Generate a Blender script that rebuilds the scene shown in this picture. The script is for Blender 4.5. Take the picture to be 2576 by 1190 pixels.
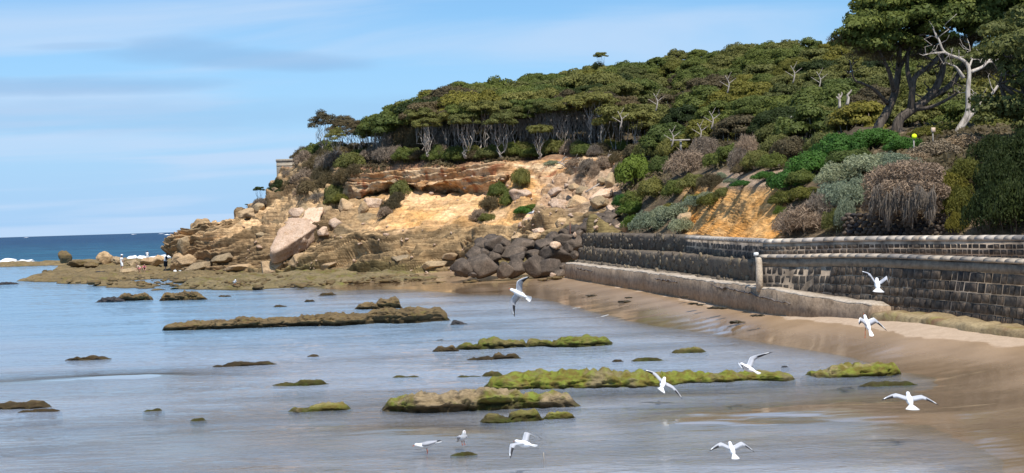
import bpy, math, random
import numpy as np
from mathutils import Vector, Matrix
random.seed(7); RNG = np.random.default_rng(7)
for o in list(bpy.data.objects): bpy.data.objects.remove(o)
S = bpy.context.scene; C = S.collection
# ------------------------------------------------------------------ camera
F = 3539.0; CX, CY = 1288.0, 595.0; CAM = np.array([0., 0., 4.0])
PITCH = math.atan(37 / F); ROLL = math.atan(0.0303)
fwd = np.array([0, math.cos(PITCH), -math.sin(PITCH)]); up0 = np.array([0, math.sin(PITCH), math.cos(PITCH)]); r0 = np.array([1., 0, 0])
rgt = math.cos(ROLL) * r0 - math.sin(ROLL) * up0
upv = math.sin(ROLL) * r0 + math.cos(ROLL) * up0
cd = bpy.data.cameras.new('camera'); cam = bpy.data.objects.new('camera', cd); C.objects.link(cam)
cd.sensor_fit = 'HORIZONTAL'; cd.angle = 2 * math.atan(CX / F); cd.clip_start = 0.5; cd.clip_end = 60000
M = Matrix.Identity(4)
for i in range(3): M[i][0] = rgt[i]; M[i][1] = upv[i]; M[i][2] = -fwd[i]; M[i][3] = CAM[i]
cam.matrix_world = M; S.camera = cam
# ------------------------------------------------------------------ sky and sun
SUN_AZ = np.array([0.24, -0.75]); SUN_AZ = SUN_AZ / np.linalg.norm(SUN_AZ); SUN_EL = math.radians(58)
w = bpy.data.worlds.new('World'); S.world = w; w.use_nodes = True; w.cycles.sampling_method = 'MANUAL'; w.cycles.sample_map_resolution = 512
wn = w.node_tree; wn.nodes.clear()
def wN(t, **k):
    n = wn.nodes.new(t)
    for a, b in k.items(): setattr(n, a, b)
    return n
def wl(a, b): wn.links.new(a, b)
def wm(op, a, b=None, c=None):
    n = wN('ShaderNodeMath', operation=op)
    for i, v in enumerate((a, b, c)):
        if v is None: continue
        if isinstance(v, (int, float)): n.inputs[i].default_value = v
        else: wl(v, n.inputs[i])
    return n.outputs[0]
sky = wN('ShaderNodeTexSky', sky_type='NISHITA', sun_disc=False, sun_elevation=SUN_EL, altitude=0, air_density=1.0, dust_density=0.2, ozone_density=2.0)
sky.sun_rotation = math.atan2(SUN_AZ[0], SUN_AZ[1])
tc = wN('ShaderNodeTexCoord'); sp = wN('ShaderNodeSeparateXYZ'); wl(tc.outputs['Generated'], sp.inputs[0])
zc = wm('MAXIMUM', sp.outputs['Z'], 0.0)
den = wm('ADD', zc, 0.10)
cu = wm('DIVIDE', sp.outputs['X'], den); cv = wm('DIVIDE', sp.outputs['Y'], den)
cb = wN('ShaderNodeCombineXYZ'); wl(wm('MULTIPLY', cu, 0.45), cb.inputs[0]); wl(wm('MULTIPLY', cv, 1.1), cb.inputs[1])
nz = wN('ShaderNodeTexNoise'); nz.inputs['Scale'].default_value = 0.95; nz.inputs['Detail'].default_value = 6; nz.inputs['Roughness'].default_value = 0.5
nz.inputs['Distortion'].default_value = 0.6
wl(cb.outputs[0], nz.inputs['Vector'])
cr = wN('ShaderNodeMapRange', interpolation_type='SMOOTHERSTEP'); wl(nz.outputs['Fac'], cr.inputs['Value'])
cr.inputs['From Min'].default_value = 0.40; cr.inputs['From Max'].default_value = 0.68; cr.inputs['To Max'].default_value = 0.8
hz = wN('ShaderNodeMapRange', interpolation_type='SMOOTHSTEP'); wl(zc, hz.inputs['Value']); hz.inputs['From Max'].default_value = 0.20; hz.inputs['To Min'].default_value = 0.92; hz.inputs['To Max'].default_value = 0.0
veil = hz.outputs[0]
tint = wN('ShaderNodeMix', data_type='RGBA', blend_type='MULTIPLY'); tint.inputs['Factor'].default_value = 1.0
wl(sky.outputs[0], tint.inputs['A']); tint.inputs['B'].default_value = (0.53, 0.76, 0.92, 1)
m1 = wN('ShaderNodeMix', data_type='RGBA'); wl(veil, m1.inputs['Factor']); wl(tint.outputs['Result'], m1.inputs['A']); m1.inputs['B'].default_value = (2.5, 4.0, 6.1, 1)
mc = wN('ShaderNodeMix', data_type='RGBA'); wl(cr.outputs[0], mc.inputs['Factor']); wl(m1.outputs['Result'], mc.inputs['A']); mc.inputs['B'].default_value = (3.6, 4.7, 6.2, 1)
# one grey lens cloud over the sea (direction plane u = x/y, w = z/y)
yy = wm('MAXIMUM', sp.outputs['Y'], 0.05)
du = wm('DIVIDE', sp.outputs['X'], yy); dw = wm('DIVIDE', sp.outputs['Z'], yy)
n2 = wN('ShaderNodeTexNoise'); n2.inputs['Scale'].default_value = 9; n2.inputs['Detail'].default_value = 5
cb2 = wN('ShaderNodeCombineXYZ'); wl(du, cb2.inputs[0]); wl(wm('MULTIPLY', dw, 4.0), cb2.inputs[1]); wl(cb2.outputs[0], n2.inputs['Vector'])
wob = wm('MULTIPLY', wm('SUBTRACT', n2.outputs['Fac'], 0.5), 2.6)
def lens(u0, w0, a, b, slope):
    uu = wm('SUBTRACT', du, u0)
    ww = wm('SUBTRACT', wm('SUBTRACT', dw, w0), wm('MULTIPLY', uu, slope))
    q = wm('ADD', wm('POWER', wm('ABSOLUTE', wm('DIVIDE', uu, a)), 2.0), wm('POWER', wm('ABSOLUTE', wm('DIVIDE', ww, b)), 2.0))
    r = wN('ShaderNodeMapRange', interpolation_type='SMOOTHSTEP'); wl(wm('ADD', q, wob), r.inputs['Value'])
    r.inputs['From Min'].default_value = 1.35; r.inputs['From Max'].default_value = -0.1
    return r.outputs[0]
gm = wm('MAXIMUM', wm('MAXIMUM', lens(-0.235, 0.129, 0.045, 0.011, -0.03), lens(-0.19, 0.121, 0.105, 0.0085, -0.075)), lens(-0.33, 0.106, 0.17, 0.0075, -0.02))
gm = wm('MAXIMUM', gm, wm('MULTIPLY', wm('MAXIMUM', lens(-0.25, 0.083, 0.35, 0.014, -0.02), lens(-0.30, 0.134, 0.05, 0.003, -0.01)), 0.55))
gm = wm('MULTIPLY', wm('MULTIPLY', gm, wm('GREATER_THAN', sp.outputs['Y'], 0.1)), 0.5)
m2 = wN('ShaderNodeMix', data_type='RGBA'); wl(gm, m2.inputs['Factor']); wl(mc.outputs['Result'], m2.inputs['A']); m2.inputs['B'].default_value = (1.85, 3.1, 4.9, 1)
bg = wN('ShaderNodeBackground'); bg.inputs['Strength'].default_value = 0.10; wl(m2.outputs['Result'], bg.inputs['Color'])
ow = wN('ShaderNodeOutputWorld'); wl(bg.outputs[0], ow.inputs['Surface'])
sl = bpy.data.lights.new('sun', 'SUN'); so = bpy.data.objects.new('sun', sl); C.objects.link(so)
sl.energy = 3.9; sl.angle = math.radians(0.55); sl.color = (1.0, 0.95, 0.87)
sdir = Vector((SUN_AZ[0] * math.cos(SUN_EL), SUN_AZ[1] * math.cos(SUN_EL), math.sin(SUN_EL)))
so.rotation_euler = sdir.to_track_quat('Z', 'Y').to_euler(); so.location = (30, -30, 60)
S.view_settings.view_transform = 'Standard'; S.view_settings.look = 'None'; S.view_settings.exposure = 0.62; S.view_settings.gamma = 1.0
S.view_settings.use_curve_mapping = False
S.cycles.max_bounces = 6; S.cycles.transparent_max_bounces = 10; S.cycles.diffuse_bounces = 2; S.cycles.glossy_bounces = 3
S.cycles.caustics_reflective = False; S.cycles.caustics_refractive = False
# ------------------------------------------------------------------ helpers
def P(px, py, d):
    px, py, d = np.broadcast_arrays(np.asarray(px, float), np.asarray(py, float), np.asarray(d, float))
    v = fwd + ((px - CX) / F)[..., None] * rgt + ((CY - py) / F)[..., None] * upv
    return CAM + d[..., None] * v
def G(px, py, z=0.0):
    px, py, z = np.broadcast_arrays(np.asarray(px, float), np.asarray(py, float), np.asarray(z, float))
    v = fwd + ((px - CX) / F)[..., None] * rgt + ((CY - py) / F)[..., None] * upv
    d = (z - CAM[2]) / v[..., 2]
    return CAM + d[..., None] * v
def proj(p):
    q = np.asarray(p, float) - CAM; d = q @ fwd
    return CX + F * (q @ rgt) / d, CY - F * (q @ upv) / d, d
_perm = RNG.permutation(1024)
def _h(i, j, k): return _perm[(_perm[(_perm[i & 1023] + j) & 1023] + k) & 1023]
def noise(p, seed=0):
    p = np.asarray(p, float) + seed * 17.37 + 300.0
    i = np.floor(p).astype(np.int64); f = p - i; u = f * f * f * (f * (f * 6 - 15) + 10)
    r = 0
    for a in (0, 1):
        for b in (0, 1):
            for c in (0, 1):
                h = _h(i[..., 0] + a, i[..., 1] + b, i[..., 2] + c)
                g = (h / 511.5 - 1.0)
                wgt = (u[..., 0] if a else 1 - u[..., 0]) * (u[..., 1] if b else 1 - u[..., 1]) * (u[..., 2] if c else 1 - u[..., 2])
                r = r + g * wgt
    return r
def fbm(p, o=4, seed=0, lac=2.03, gain=0.5):
    r = 0; a = 1.0; p = np.asarray(p, float)
    for k in range(o): r = r + a * noise(p, seed + k); p = p * lac; a *= gain
    return r
def sstep(x, a, b):
    t = np.clip((x - a) / (b - a), 0, 1); return t * t * (3 - 2 * t)
def mesh(name, V, Fs, mat=None, smooth=False, attrs=None, col=None, mats=None, midx=None):
    V = np.asarray(V, np.float32); me = bpy.data.meshes.new(name)
    if isinstance(Fs, np.ndarray): groups = [Fs]
    else:
        by = {}
        for f in Fs: by.setdefault(len(f), []).append(f)
        groups = [np.array(g) for g in by.values()]
    nl = sum(g.size for g in groups); nf = sum(len(g) for g in groups)
    me.vertices.add(len(V)); me.vertices.foreach_set('co', V.ravel())
    me.loops.add(nl); me.polygons.add(nf)
    me.loops.foreach_set('vertex_index', np.concatenate([g.ravel() for g in groups]).astype(np.int32))
    tot = np.concatenate([np.full(len(g), g.shape[1]) for g in groups]).astype(np.int32)
    st = np.concatenate([[0], np.cumsum(tot)[:-1]]).astype(np.int32)
    me.polygons.foreach_set('loop_start', st); me.polygons.foreach_set('loop_total', tot)
    if smooth: me.polygons.foreach_set('use_smooth', np.ones(nf, bool))
    for m_ in (mats or ([mat] if mat else [])): me.materials.append(m_)
    if midx is not None:
        if not isinstance(Fs, np.ndarray):
            sizes = np.array([len(f) for f in Fs]); midx = np.concatenate([np.asarray(midx)[sizes == k] for k in by])
        me.polygons.foreach_set('material_index', np.asarray(midx, np.int32))
    if col is not None:
        a = me.color_attributes.new('Col', 'FLOAT_COLOR', 'POINT')
        c4 = np.ones((len(V), 4), np.float32); c4[:, :3] = col; a.data.foreach_set('color', c4.ravel())
    for k, v in (attrs or {}).items():
        a = me.attributes.new(k, 'FLOAT', 'POINT'); a.data.foreach_set('value', np.asarray(v, np.float32))
    me.update(calc_edges=True); me.validate()
    return me
def obj(name, me, parent=None, loc=None):
    o = bpy.data.objects.new(name, me); C.objects.link(o)
    if parent is not None: o.parent = parent
    if loc is not None: o.location = [float(x) for x in loc]
    return o
def tag(o, label=None, cat=None, group=None, kind=None):
    if label: o['label'] = label
    if cat: o['category'] = cat
    if group: o['group'] = group
    if kind: o['kind'] = kind
    return o
def empty(name, loc): 
    o = obj(name, None, None, loc); o.empty_display_size = 0.2; return o
def grid_faces(nu, nv, wrap=False):
    i = np.arange(nu - (0 if wrap else 1))[:, None]; j = np.arange(nv - 1)[None, :]
    a = i * nv + j; b = ((i + 1) % nu) * nv + j
    return np.stack([a, b, b + 1, a + 1], -1).reshape(-1, 4)
def tube(pts, rad, n=6, cap=True):
    pts = np.asarray(pts, float); k = len(pts); rad = np.broadcast_to(np.asarray(rad, float), (k,))
    t = np.gradient(pts, axis=0); t /= np.linalg.norm(t, axis=1)[:, None] + 1e-9
    ref = np.array([0.31, 0.95, 0.05]); a = np.cross(t, ref); a /= np.linalg.norm(a, axis=1)[:, None] + 1e-9; b = np.cross(t, a)
    th = np.linspace(0, 2 * np.pi, n, endpoint=False)
    V = pts[:, None] + rad[:, None, None] * (np.cos(th)[None, :, None] * a[:, None] + np.sin(th)[None, :, None] * b[:, None])
    V = V.reshape(-1, 3); Fc = []
    for i in range(k - 1):
        for j in range(n): Fc.append((i * n + j, i * n + (j + 1) % n, (i + 1) * n + (j + 1) % n, (i + 1) * n + j))
    Fc = np.array(Fc)
    if cap:
        V = np.vstack([V, pts[0], pts[-1]]); c0, c1 = k * n, k * n + 1
        extra = []
        for j in range(n):
            extra.append((c0, (j + 1) % n, j, j)); extra.append((c1, (k - 1) * n + j, (k - 1) * n + (j + 1) % n, (k - 1) * n + (j + 1) % n))
        tri = [e[:3] for e in extra]
        return V, [tuple(f) for f in Fc] + tri
    return V, [tuple(f) for f in Fc]
def merge(parts):
    Vs, Fs, n = [], [], 0
    for V, Fc in parts:
        Vs.append(np.asarray(V)); Fs += [tuple(int(i) + n for i in f) for f in Fc]; n += len(V)
    return np.vstack(Vs), Fs
def smooth_path(pts, n=4):
    pts = np.asarray(pts, float); out = []
    q = np.vstack([2 * pts[0] - pts[1], pts, 2 * pts[-1] - pts[-2]])
    for i in range(1, len(q) - 2):
        for t in np.linspace(0, 1, n, endpoint=False):
            a, b, c_, d = q[i - 1], q[i], q[i + 1], q[i + 2]
            out.append(0.5 * (2 * b + (c_ - a) * t + (2 * a - 5 * b + 4 * c_ - d) * t * t + (3 * b - a - 3 * c_ + d) * t ** 3))
    out.append(pts[-1]); return np.array(out)
ONES = 'zeroth first second third fourth fifth sixth seventh eighth ninth tenth eleventh twelfth thirteenth fourteenth fifteenth sixteenth seventeenth eighteenth nineteenth twentieth'.split()
TENS = {2: 'twenty', 3: 'thirty', 4: 'forty', 5: 'fifty'}
def nth(n):
    if n <= 20: return ONES[n]
    t, u = divmod(n, 10)
    return (TENS[t][:-1] + 'ieth') if u == 0 else TENS[t] + '-' + ONES[u]
# ------------------------------------------------------------------ materials
class NT:
    def __init__(s, name):
        s.m = bpy.data.materials.new(name); s.m.use_nodes = True; s.t = s.m.node_tree; s.t.nodes.clear()
        s.out = s.n('ShaderNodeOutputMaterial')
    def n(s, t, **k):
        x = s.t.nodes.new(t)
        for a, b in k.items(): setattr(x, a, b)
        return x
    def l(s, a, b): s.t.links.new(a, b)
    def coord(s, kind='Object'):
        return s.n('ShaderNodeTexCoord').outputs[kind]
    def mapping(s, v, scale=(1, 1, 1), rot=(0, 0, 0)):
        x = s.n('ShaderNodeMapping'); s.l(v, x.inputs['Vector']); x.inputs['Scale'].default_value = scale; x.inputs['Rotation'].default_value = rot; return x.outputs[0]
    def noise(s, v, scale, detail=4, rough=0.55, dist=0):
        x = s.n('ShaderNodeTexNoise'); s.l(v, x.inputs['Vector']); x.inputs['Scale'].default_value = scale; x.inputs['Detail'].default_value = detail
        x.inputs['Roughness'].default_value = rough; x.inputs['Distortion'].default_value = dist; return x.outputs['Fac']
    def ramp(s, v, a, b, lo=0., hi=1.):
        x = s.n('ShaderNodeMapRange', interpolation_type='SMOOTHSTEP'); s.l(v, x.inputs['Value'])
        for k, q in zip(('From Min', 'From Max', 'To Min', 'To Max'), (a, b, lo, hi)): x.inputs[k].default_value = q
        return x.outputs[0]
    def mix(s, f, a, b, mode='MIX'):
        x = s.n('ShaderNodeMix', data_type='RGBA', blend_type=mode)
        for k, v in (('Factor', f), ('A', a), ('B', b)):
            if isinstance(v, (int, float)): x.inputs[k].default_value = v
            elif isinstance(v, tuple): x.inputs[k].default_value = (*v[:3], 1)
            else: s.l(v, x.inputs[k])
        return x.outputs['Result']
    def math(s, op, a, b=0.0):
        x = s.n('ShaderNodeMath', operation=op)
        for i, v in enumerate((a, b)):
            if isinstance(v, (int, float)): x.inputs[i].default_value = v
            else: s.l(v, x.inputs[i])
        return x.outputs[0]
    def bump(s, h, strength, dist=0.05, normal=None):
        x = s.n('ShaderNodeBump'); s.l(h, x.inputs['Height']); x.inputs['Strength'].default_value = strength; x.inputs['Distance'].default_value = dist
        if normal is not None: s.l(normal, x.inputs['Normal'])
        return x.outputs[0]
    def pbr(s, col, rough=0.85, normal=None, spec=0.25):
        x = s.n('ShaderNodeBsdfPrincipled')
        for k, v in (('Base Color', col), ('Roughness', rough)):
            if isinstance(v, tuple): x.inputs[k].default_value = (*v[:3], 1)
            elif isinstance(v, (int, float)): x.inputs[k].default_value = v
            else: s.l(v, x.inputs[k])
        x.inputs['Specular IOR Level'].default_value = spec
        if normal is not None: s.l(normal, x.inputs['Normal'])
        return x.outputs[0]
    def surf(s, b): s.l(b, s.out.inputs['Surface']); return s.m
def mat_plain(name, c, rough=0.7, var=0.25, scale=3.0, bump=0.3, spec=0.25, c2=None, stain=False):
    t = NT(name); v = t.coord(); a = t.noise(v, scale, 6); 
    rnd = t.n('ShaderNodeObjectInfo').outputs['Random']
    lo = tuple(x * (1 - var) for x in c); hi = c2 or tuple(min(1, x * (1 + var)) for x in c)
    col = t.mix(t.ramp(a, 0.3, 0.7), lo, hi)
    col = t.mix(1.0, col, t.mix(rnd, (0.85, 0.85, 0.85), (1.12, 1.12, 1.12)), 'MULTIPLY')
    if stain:
        col = t.mix(1.0, col, t.mix(t.ramp(t.noise(v, 0.45, 4, 0.6), 0.3, 0.68), (0.55, 0.56, 0.6), (1.45, 1.35, 1.2)), 'MULTIPLY')
        col = t.mix(t.ramp(t.noise(t.mapping(v, (2.6, 2.6, 0.5)), 1.0, 6, 0.7), 0.60, 0.78, 0, 0.55), col, (0.34, 0.30, 0.255))
    nrm = t.bump(t.noise(v, scale * 4, 5), bump, 0.03)
    return t.surf(t.pbr(col, rough, nrm, spec))
def mat_leaf(name, c1, c2, trans=0.36):
    t = NT(name); at = t.n('ShaderNodeAttribute'); at.attribute_name = 'tone'
    rnd = t.n('ShaderNodeObjectInfo').outputs['Random']
    col = t.mix(at.outputs['Fac'], c1, c2)
    col = t.mix(1.0, col, t.mix(rnd, (0.72, 0.78, 0.8), (1.22, 1.14, 1.0)), 'MULTIPLY')
    b = t.pbr(col, 0.62, None, 0.2)
    tr = t.n('ShaderNodeBsdfTranslucent'); t.l(col, tr.inputs['Color'])
    ms = t.n('ShaderNodeMixShader'); ms.inputs[0].default_value = trans; t.l(b, ms.inputs[1]); t.l(tr.outputs[0], ms.inputs[2])
    return t.surf(ms.outputs[0])
def mat_bark(name, c1, c2):
    t = NT(name); v = t.mapping(t.coord(), (6, 6, 1.2)); a = t.noise(v, 1.5, 6, 0.6)
    col = t.mix(t.ramp(a, 0.35, 0.65), c1, c2)
    return t.surf(t.pbr(col, 0.85, t.bump(a, 0.8, 0.05), 0.15))
def mat_rock(name, c1, c2, c3, scale=1.0, algae=None, aamt=0.0, strat=1.0, rough=0.85, bump=0.6, wet_shade_z=None):
    t = NT(name); v = t.coord(); vs = t.mapping(v, (1, 1, strat))
    big = t.noise(vs, 0.7 * scale, 4); mid = t.noise(vs, 2.6 * scale, 6, 0.65); fine = t.noise(vs, 11 * scale, 5, 0.7)
    col = t.mix(t.ramp(big, 0.35, 0.65), c1, c2)
    col = t.mix(t.ramp(mid, 0.5, 0.72), col, c3)
    col = t.mix(1.0, col, t.mix(t.ramp(fine, 0.25, 0.7), (0.62, 0.62, 0.62), (1.18, 1.18, 1.18)), 'MULTIPLY')
    rnd = t.n('ShaderNodeObjectInfo').outputs['Random']
    col = t.mix(1.0, col, t.mix(rnd, (0.8, 0.8, 0.82), (1.15, 1.12, 1.08)), 'MULTIPLY')
    if algae:
        am = t.ramp(t.noise(v, 1.1 * scale, 5, 0.6), 0.62 - aamt * 0.5, 0.80 - aamt * 0.5)
        ac = t.mix(t.ramp(t.noise(v, 4 * scale, 5, 0.65), 0.36, 0.62), algae, (algae[0] * 0.78, algae[1] * 0.52, algae[2] * 0.8))
        col = t.mix(am, col, ac)
    if wet_shade_z is not None:   # damp band above the water line, darkened further as shade on the rock fronts
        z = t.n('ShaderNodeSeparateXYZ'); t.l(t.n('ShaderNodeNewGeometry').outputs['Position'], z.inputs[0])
        wet = t.ramp(t.math('ADD', z.outputs['Z'], t.math('MULTIPLY', mid, 0.1)), wet_shade_z + 0.1, wet_shade_z, 0, 1)
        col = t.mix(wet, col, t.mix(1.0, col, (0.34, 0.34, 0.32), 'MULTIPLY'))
    h = t.math('ADD', t.math('MULTIPLY', mid, 0.7), t.math('MULTIPLY', fine, 0.3))
    return t.surf(t.pbr(col, rough, t.bump(h, bump, 0.12 / scale), 0.2))
def mat_terrain():
    t = NT('headland_rock'); at = t.n('ShaderNodeAttribute'); at.attribute_name = 'Col'
    v = t.coord(); fine = t.noise(v, 3.5, 6, 0.68); f2 = t.noise(t.mapping(v, (0.5, 0.5, 5.0), (0.0, 0.2, 0)), 1.0, 6, 0.68, 0.4)
    col = t.mix(1.0, at.outputs['Color'], t.mix(t.ramp(fine, 0.28, 0.7), (0.62, 0.6, 0.57), (1.22, 1.2, 1.17)), 'MULTIPLY')
    col = t.mix(1.0, col, t.mix(t.ramp(f2, 0.3, 0.66), (0.66, 0.64, 0.62), (1.15, 1.15, 1.15)), 'MULTIPLY')
    h = t.math('ADD', t.math('MULTIPLY', f2, 0.6), t.math('MULTIPLY', fine, 0.4))
    return t.surf(t.pbr(col, 0.9, t.bump(h, 1.0, 0.24), 0.15))
def mat_sand():
    t = NT('beach_sand'); v = t.coord(); z = t.n('ShaderNodeSeparateXYZ'); t.l(v, z.inputs[0])
    n1 = t.noise(v, 0.35, 5, 0.6); n2 = t.noise(v, 4.0, 5, 0.6); n3 = t.noise(v, 28, 3)
    dry = t.mix(t.ramp(n2, 0.3, 0.7), (0.37, 0.27, 0.185), (0.43, 0.32, 0.225))
    wet = t.mix(t.ramp(n1, 0.35, 0.65), (0.305, 0.20, 0.112), (0.37, 0.25, 0.148))
    bed = t.mix(t.ramp(n1, 0.35, 0.65), (0.52, 0.47, 0.42), (0.64, 0.55, 0.46))
    hh = t.math('ADD', z.outputs['Z'], t.math('MULTIPLY', t.math('SUBTRACT', n1, 0.5), 0.34))
    f = t.ramp(hh, 0.47, 0.50)
    col = t.mix(t.ramp(z.outputs['Z'], -0.14, 0.0), bed, t.mix(f, wet, dry))
    col = t.mix(1.0, col, t.mix(t.ramp(n3, 0.3, 0.7), (0.9, 0.9, 0.9), (1.08, 1.08, 1.08)), 'MULTIPLY')
    rough = t.math('ADD', t.math('MULTIPLY', f, 0.62), t.ramp(hh, 0.0, 0.30, 0.10, 0.30))
    nrm = t.bump(t.math('ADD', n2, t.math('MULTIPLY', n3, 0.3)), 0.12, 0.03)
    x = t.n('ShaderNodeBsdfPrincipled'); t.l(col, x.inputs['Base Color']); t.l(rough, x.inputs['Roughness']); t.l(nrm, x.inputs['Normal'])
    x.inputs['Specular IOR Level'].default_value = 0.45
    cw = t.ramp(t.math('ADD', z.outputs['Z'], t.math('MULTIPLY', t.math('SUBTRACT', n1, 0.5), 0.3)), 0.05, 0.52, 1.0, 0.0); t.l(cw, x.inputs['Coat Weight']); x.inputs['Coat Roughness'].default_value = 0.09; x.inputs['Coat IOR'].default_value = 1.4
    return t.surf(x.outputs[0])
def mat_water():
    t = NT('lagoon_water'); v = t.coord()
    at = t.n('ShaderNodeAttribute'); at.attribute_name = 'depth'
    a = t.noise(t.mapping(v, (0.75, 2.0, 1), (0, 0, 0.12)), 0.9, 5, 0.55, 0.5)
    b = t.noise(t.mapping(v, (1.4, 3.4, 1), (0, 0, -0.1)), 2.8, 4, 0.55, 0.4)
    c = t.noise(t.mapping(v, (0.10, 0.34, 1), (0, 0, 0.2)), 0.9, 4, 0.5, 0.6)
    rgh = t.ramp(c, 0.35, 0.65, 0.25, 1.0)
    h = t.math('MULTIPLY', t.math('ADD', t.math('MULTIPLY', a, 1.0), t.math('MULTIPLY', b, 0.85)), rgh)
    nrm = t.bump(h, 0.78, 0.12)
    fr = t.n('ShaderNodeFresnel'); fr.inputs['IOR'].default_value = 1.56; t.l(nrm, fr.inputs['Normal'])
    gl = t.n('ShaderNodeBsdfGlossy'); gl.inputs['Roughness'].default_value = 0.05; t.l(nrm, gl.inputs['Normal'])
    tr = t.n('ShaderNodeBsdfTransparent'); tr.inputs['Color'].default_value = (0.93, 0.97, 0.98, 1)
    df = t.n('ShaderNodeBsdfDiffuse'); t.l(t.mix(t.ramp(at.outputs['Fac'], 0.10, 0.46), (0.52, 0.585, 0.70), (0.25, 0.40, 0.55)), df.inputs['Color'])
    tb = t.math('SUBTRACT', 1.0, t.math('EXPONENT', t.math('MULTIPLY', at.outputs['Fac'], -3.7)))
    tb = t.math('MULTIPLY', tb, 0.92)
    m1 = t.n('ShaderNodeMixShader'); t.l(tb, m1.inputs[0]); t.l(tr.outputs[0], m1.inputs[1]); t.l(df.outputs[0], m1.inputs[2])
    m2 = t.n('ShaderNodeMixShader'); t.l(t.math('MULTIPLY', fr.outputs[0], t.ramp(at.outputs['Fac'], 0.0, 0.06, 0.35, 0.97)), m2.inputs[0]); t.l(m1.outputs[0], m2.inputs[1]); t.l(gl.outputs[0], m2.inputs[2])
    return t.surf(m2.outputs[0])
def mat_sea():
    t = NT('open_sea'); v = t.coord()
    a = t.noise(t.mapping(v, (0.09, 0.16, 1), (0, 0, 0.15)), 1.0, 6, 0.62, 0.3)
    b = t.noise(t.mapping(v, (0.004, 0.02, 1)), 1.0, 4, 0.5)
    z = t.n('ShaderNodeSeparateXYZ'); t.l(v, z.inputs[0])
    near = t.ramp(z.outputs['Y'], 150, 900)
    deep = t.mix(near, (0.013, 0.085, 0.15), (0.005, 0.040, 0.105))
    col = t.mix(t.ramp(a, 0.38, 0.62), deep, t.mix(1.0, deep, (0.55, 0.6, 0.66), 'MULTIPLY'))
    col = t.mix(t.ramp(b, 0.45, 0.6, 0, 0.4), col, t.mix(1.0, col, (1.5, 1.4, 1.2), 'MULTIPLY'))
    nrm = t.bump(a, 1.0, 1.6)
    df = t.n('ShaderNodeBsdfDiffuse'); t.l(col, df.inputs['Color'])
    gl = t.n('ShaderNodeBsdfGlossy'); gl.inputs['Roughness'].default_value = 0.22; t.l(nrm, gl.inputs['Normal'])
    fr = t.n('ShaderNodeFresnel'); fr.inputs['IOR'].default_value = 1.33; t.l(nrm, fr.inputs['Normal'])
    m = t.n('ShaderNodeMixShader'); t.l(t.math('MULTIPLY', fr.outputs[0], 0.22), m.inputs[0]); t.l(df.outputs[0], m.inputs[1]); t.l(gl.outputs[0], m.inputs[2])
    return t.surf(m.outputs[0])
MT = {}
MT['terrain'] = mat_terrain(); MT['sand'] = mat_sand(); MT['water'] = mat_water(); MT['sea'] = mat_sea()
MT['basalt'] = mat_rock('basalt', (0.070, 0.056, 0.045), (0.115, 0.090, 0.070), (0.17, 0.13, 0.10), 0.9, bump=0.5)
MT['pale'] = mat_rock('pale_limestone', (0.52, 0.36, 0.25), (0.61, 0.455, 0.335), (0.40, 0.25, 0.14), 1.0, bump=1.0)
MT['ochre'] = mat_rock('ochre_sandstone', (0.42, 0.29, 0.16), (0.52, 0.37, 0.22), (0.28, 0.19, 0.11), 0.8, strat=2.2, bump=0.9)
MT['grey_ochre'] = mat_rock('weathered_sandstone', (0.30, 0.225, 0.14), (0.40, 0.30, 0.18), (0.20, 0.15, 0.095), 0.8, strat=2.5, bump=1.0)
MT['reef'] = mat_rock('reef_rock', (0.17, 0.125, 0.06), (0.24, 0.175, 0.085), (0.09, 0.07, 0.04), 0.7, (0.15, 0.135, 0.04), 0.22, 1.5, wet_shade_z=0.05)
MT['reef_green'] = mat_rock('reef_green', (0.20, 0.155, 0.075), (0.27, 0.205, 0.105), (0.10, 0.08, 0.045), 0.7, (0.145, 0.14, 0.035), 0.30, 1.5, wet_shade_z=0.05)
MT['brown_rock'] = mat_rock('brown_tidal_rock', (0.115, 0.082, 0.042), (0.17, 0.122, 0.06), (0.05, 0.04, 0.028), 1.8, (0.15, 0.125, 0.04), 0.22, 2.5, wet_shade_z=0.14)
MT['tan_rock'] = mat_rock('tan_tidal_rock', (0.27, 0.20, 0.11), (0.33, 0.25, 0.15), (0.13, 0.10, 0.06), 1.2, (0.16, 0.19, 0.03), 0.30, 2.8, wet_shade_z=0.16)
MT['green_rock'] = mat_rock('algae_rock', (0.24, 0.19, 0.10), (0.20, 0.17, 0.075), (0.12, 0.10, 0.05), 1.2, (0.16, 0.185, 0.026), 0.54, 2.0, wet_shade_z=0.07)
MT['moss_rock'] = mat_rock('mossy_rock', (0.16, 0.13, 0.05), (0.18, 0.16, 0.05), (0.09, 0.08, 0.03), 1.2, (0.13, 0.16, 0.024), 0.42, 2.0, wet_shade_z=0.12)
MT['black_rock'] = mat_rock('black_rock', (0.03, 0.03, 0.033), (0.045, 0.042, 0.045), (0.06, 0.05, 0.045), 1.2)
MT['leaf_olive'] = mat_leaf('leaf_olive', (0.082, 0.088, 0.024), (0.215, 0.215, 0.066))
MT['leaf_green'] = mat_leaf('leaf_green', (0.060, 0.082, 0.018), (0.172, 0.200, 0.050))
MT['leaf_yellow'] = mat_leaf('leaf_yellow', (0.10, 0.10, 0.018), (0.215, 0.20, 0.042))
MT['leaf_brown'] = mat_leaf('leaf_brown', (0.085, 0.065, 0.036), (0.165, 0.130, 0.070))
MT['leaf_vivid'] = mat_leaf('leaf_vivid', (0.030, 0.085, 0.014), (0.085, 0.19, 0.035))
MT['leaf_lime'] = mat_leaf('leaf_lime', (0.085, 0.125, 0.018), (0.16, 0.22, 0.04))
MT['leaf_silver'] = mat_leaf('leaf_silver', (0.18, 0.21, 0.125), (0.36, 0.39, 0.27))
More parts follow.
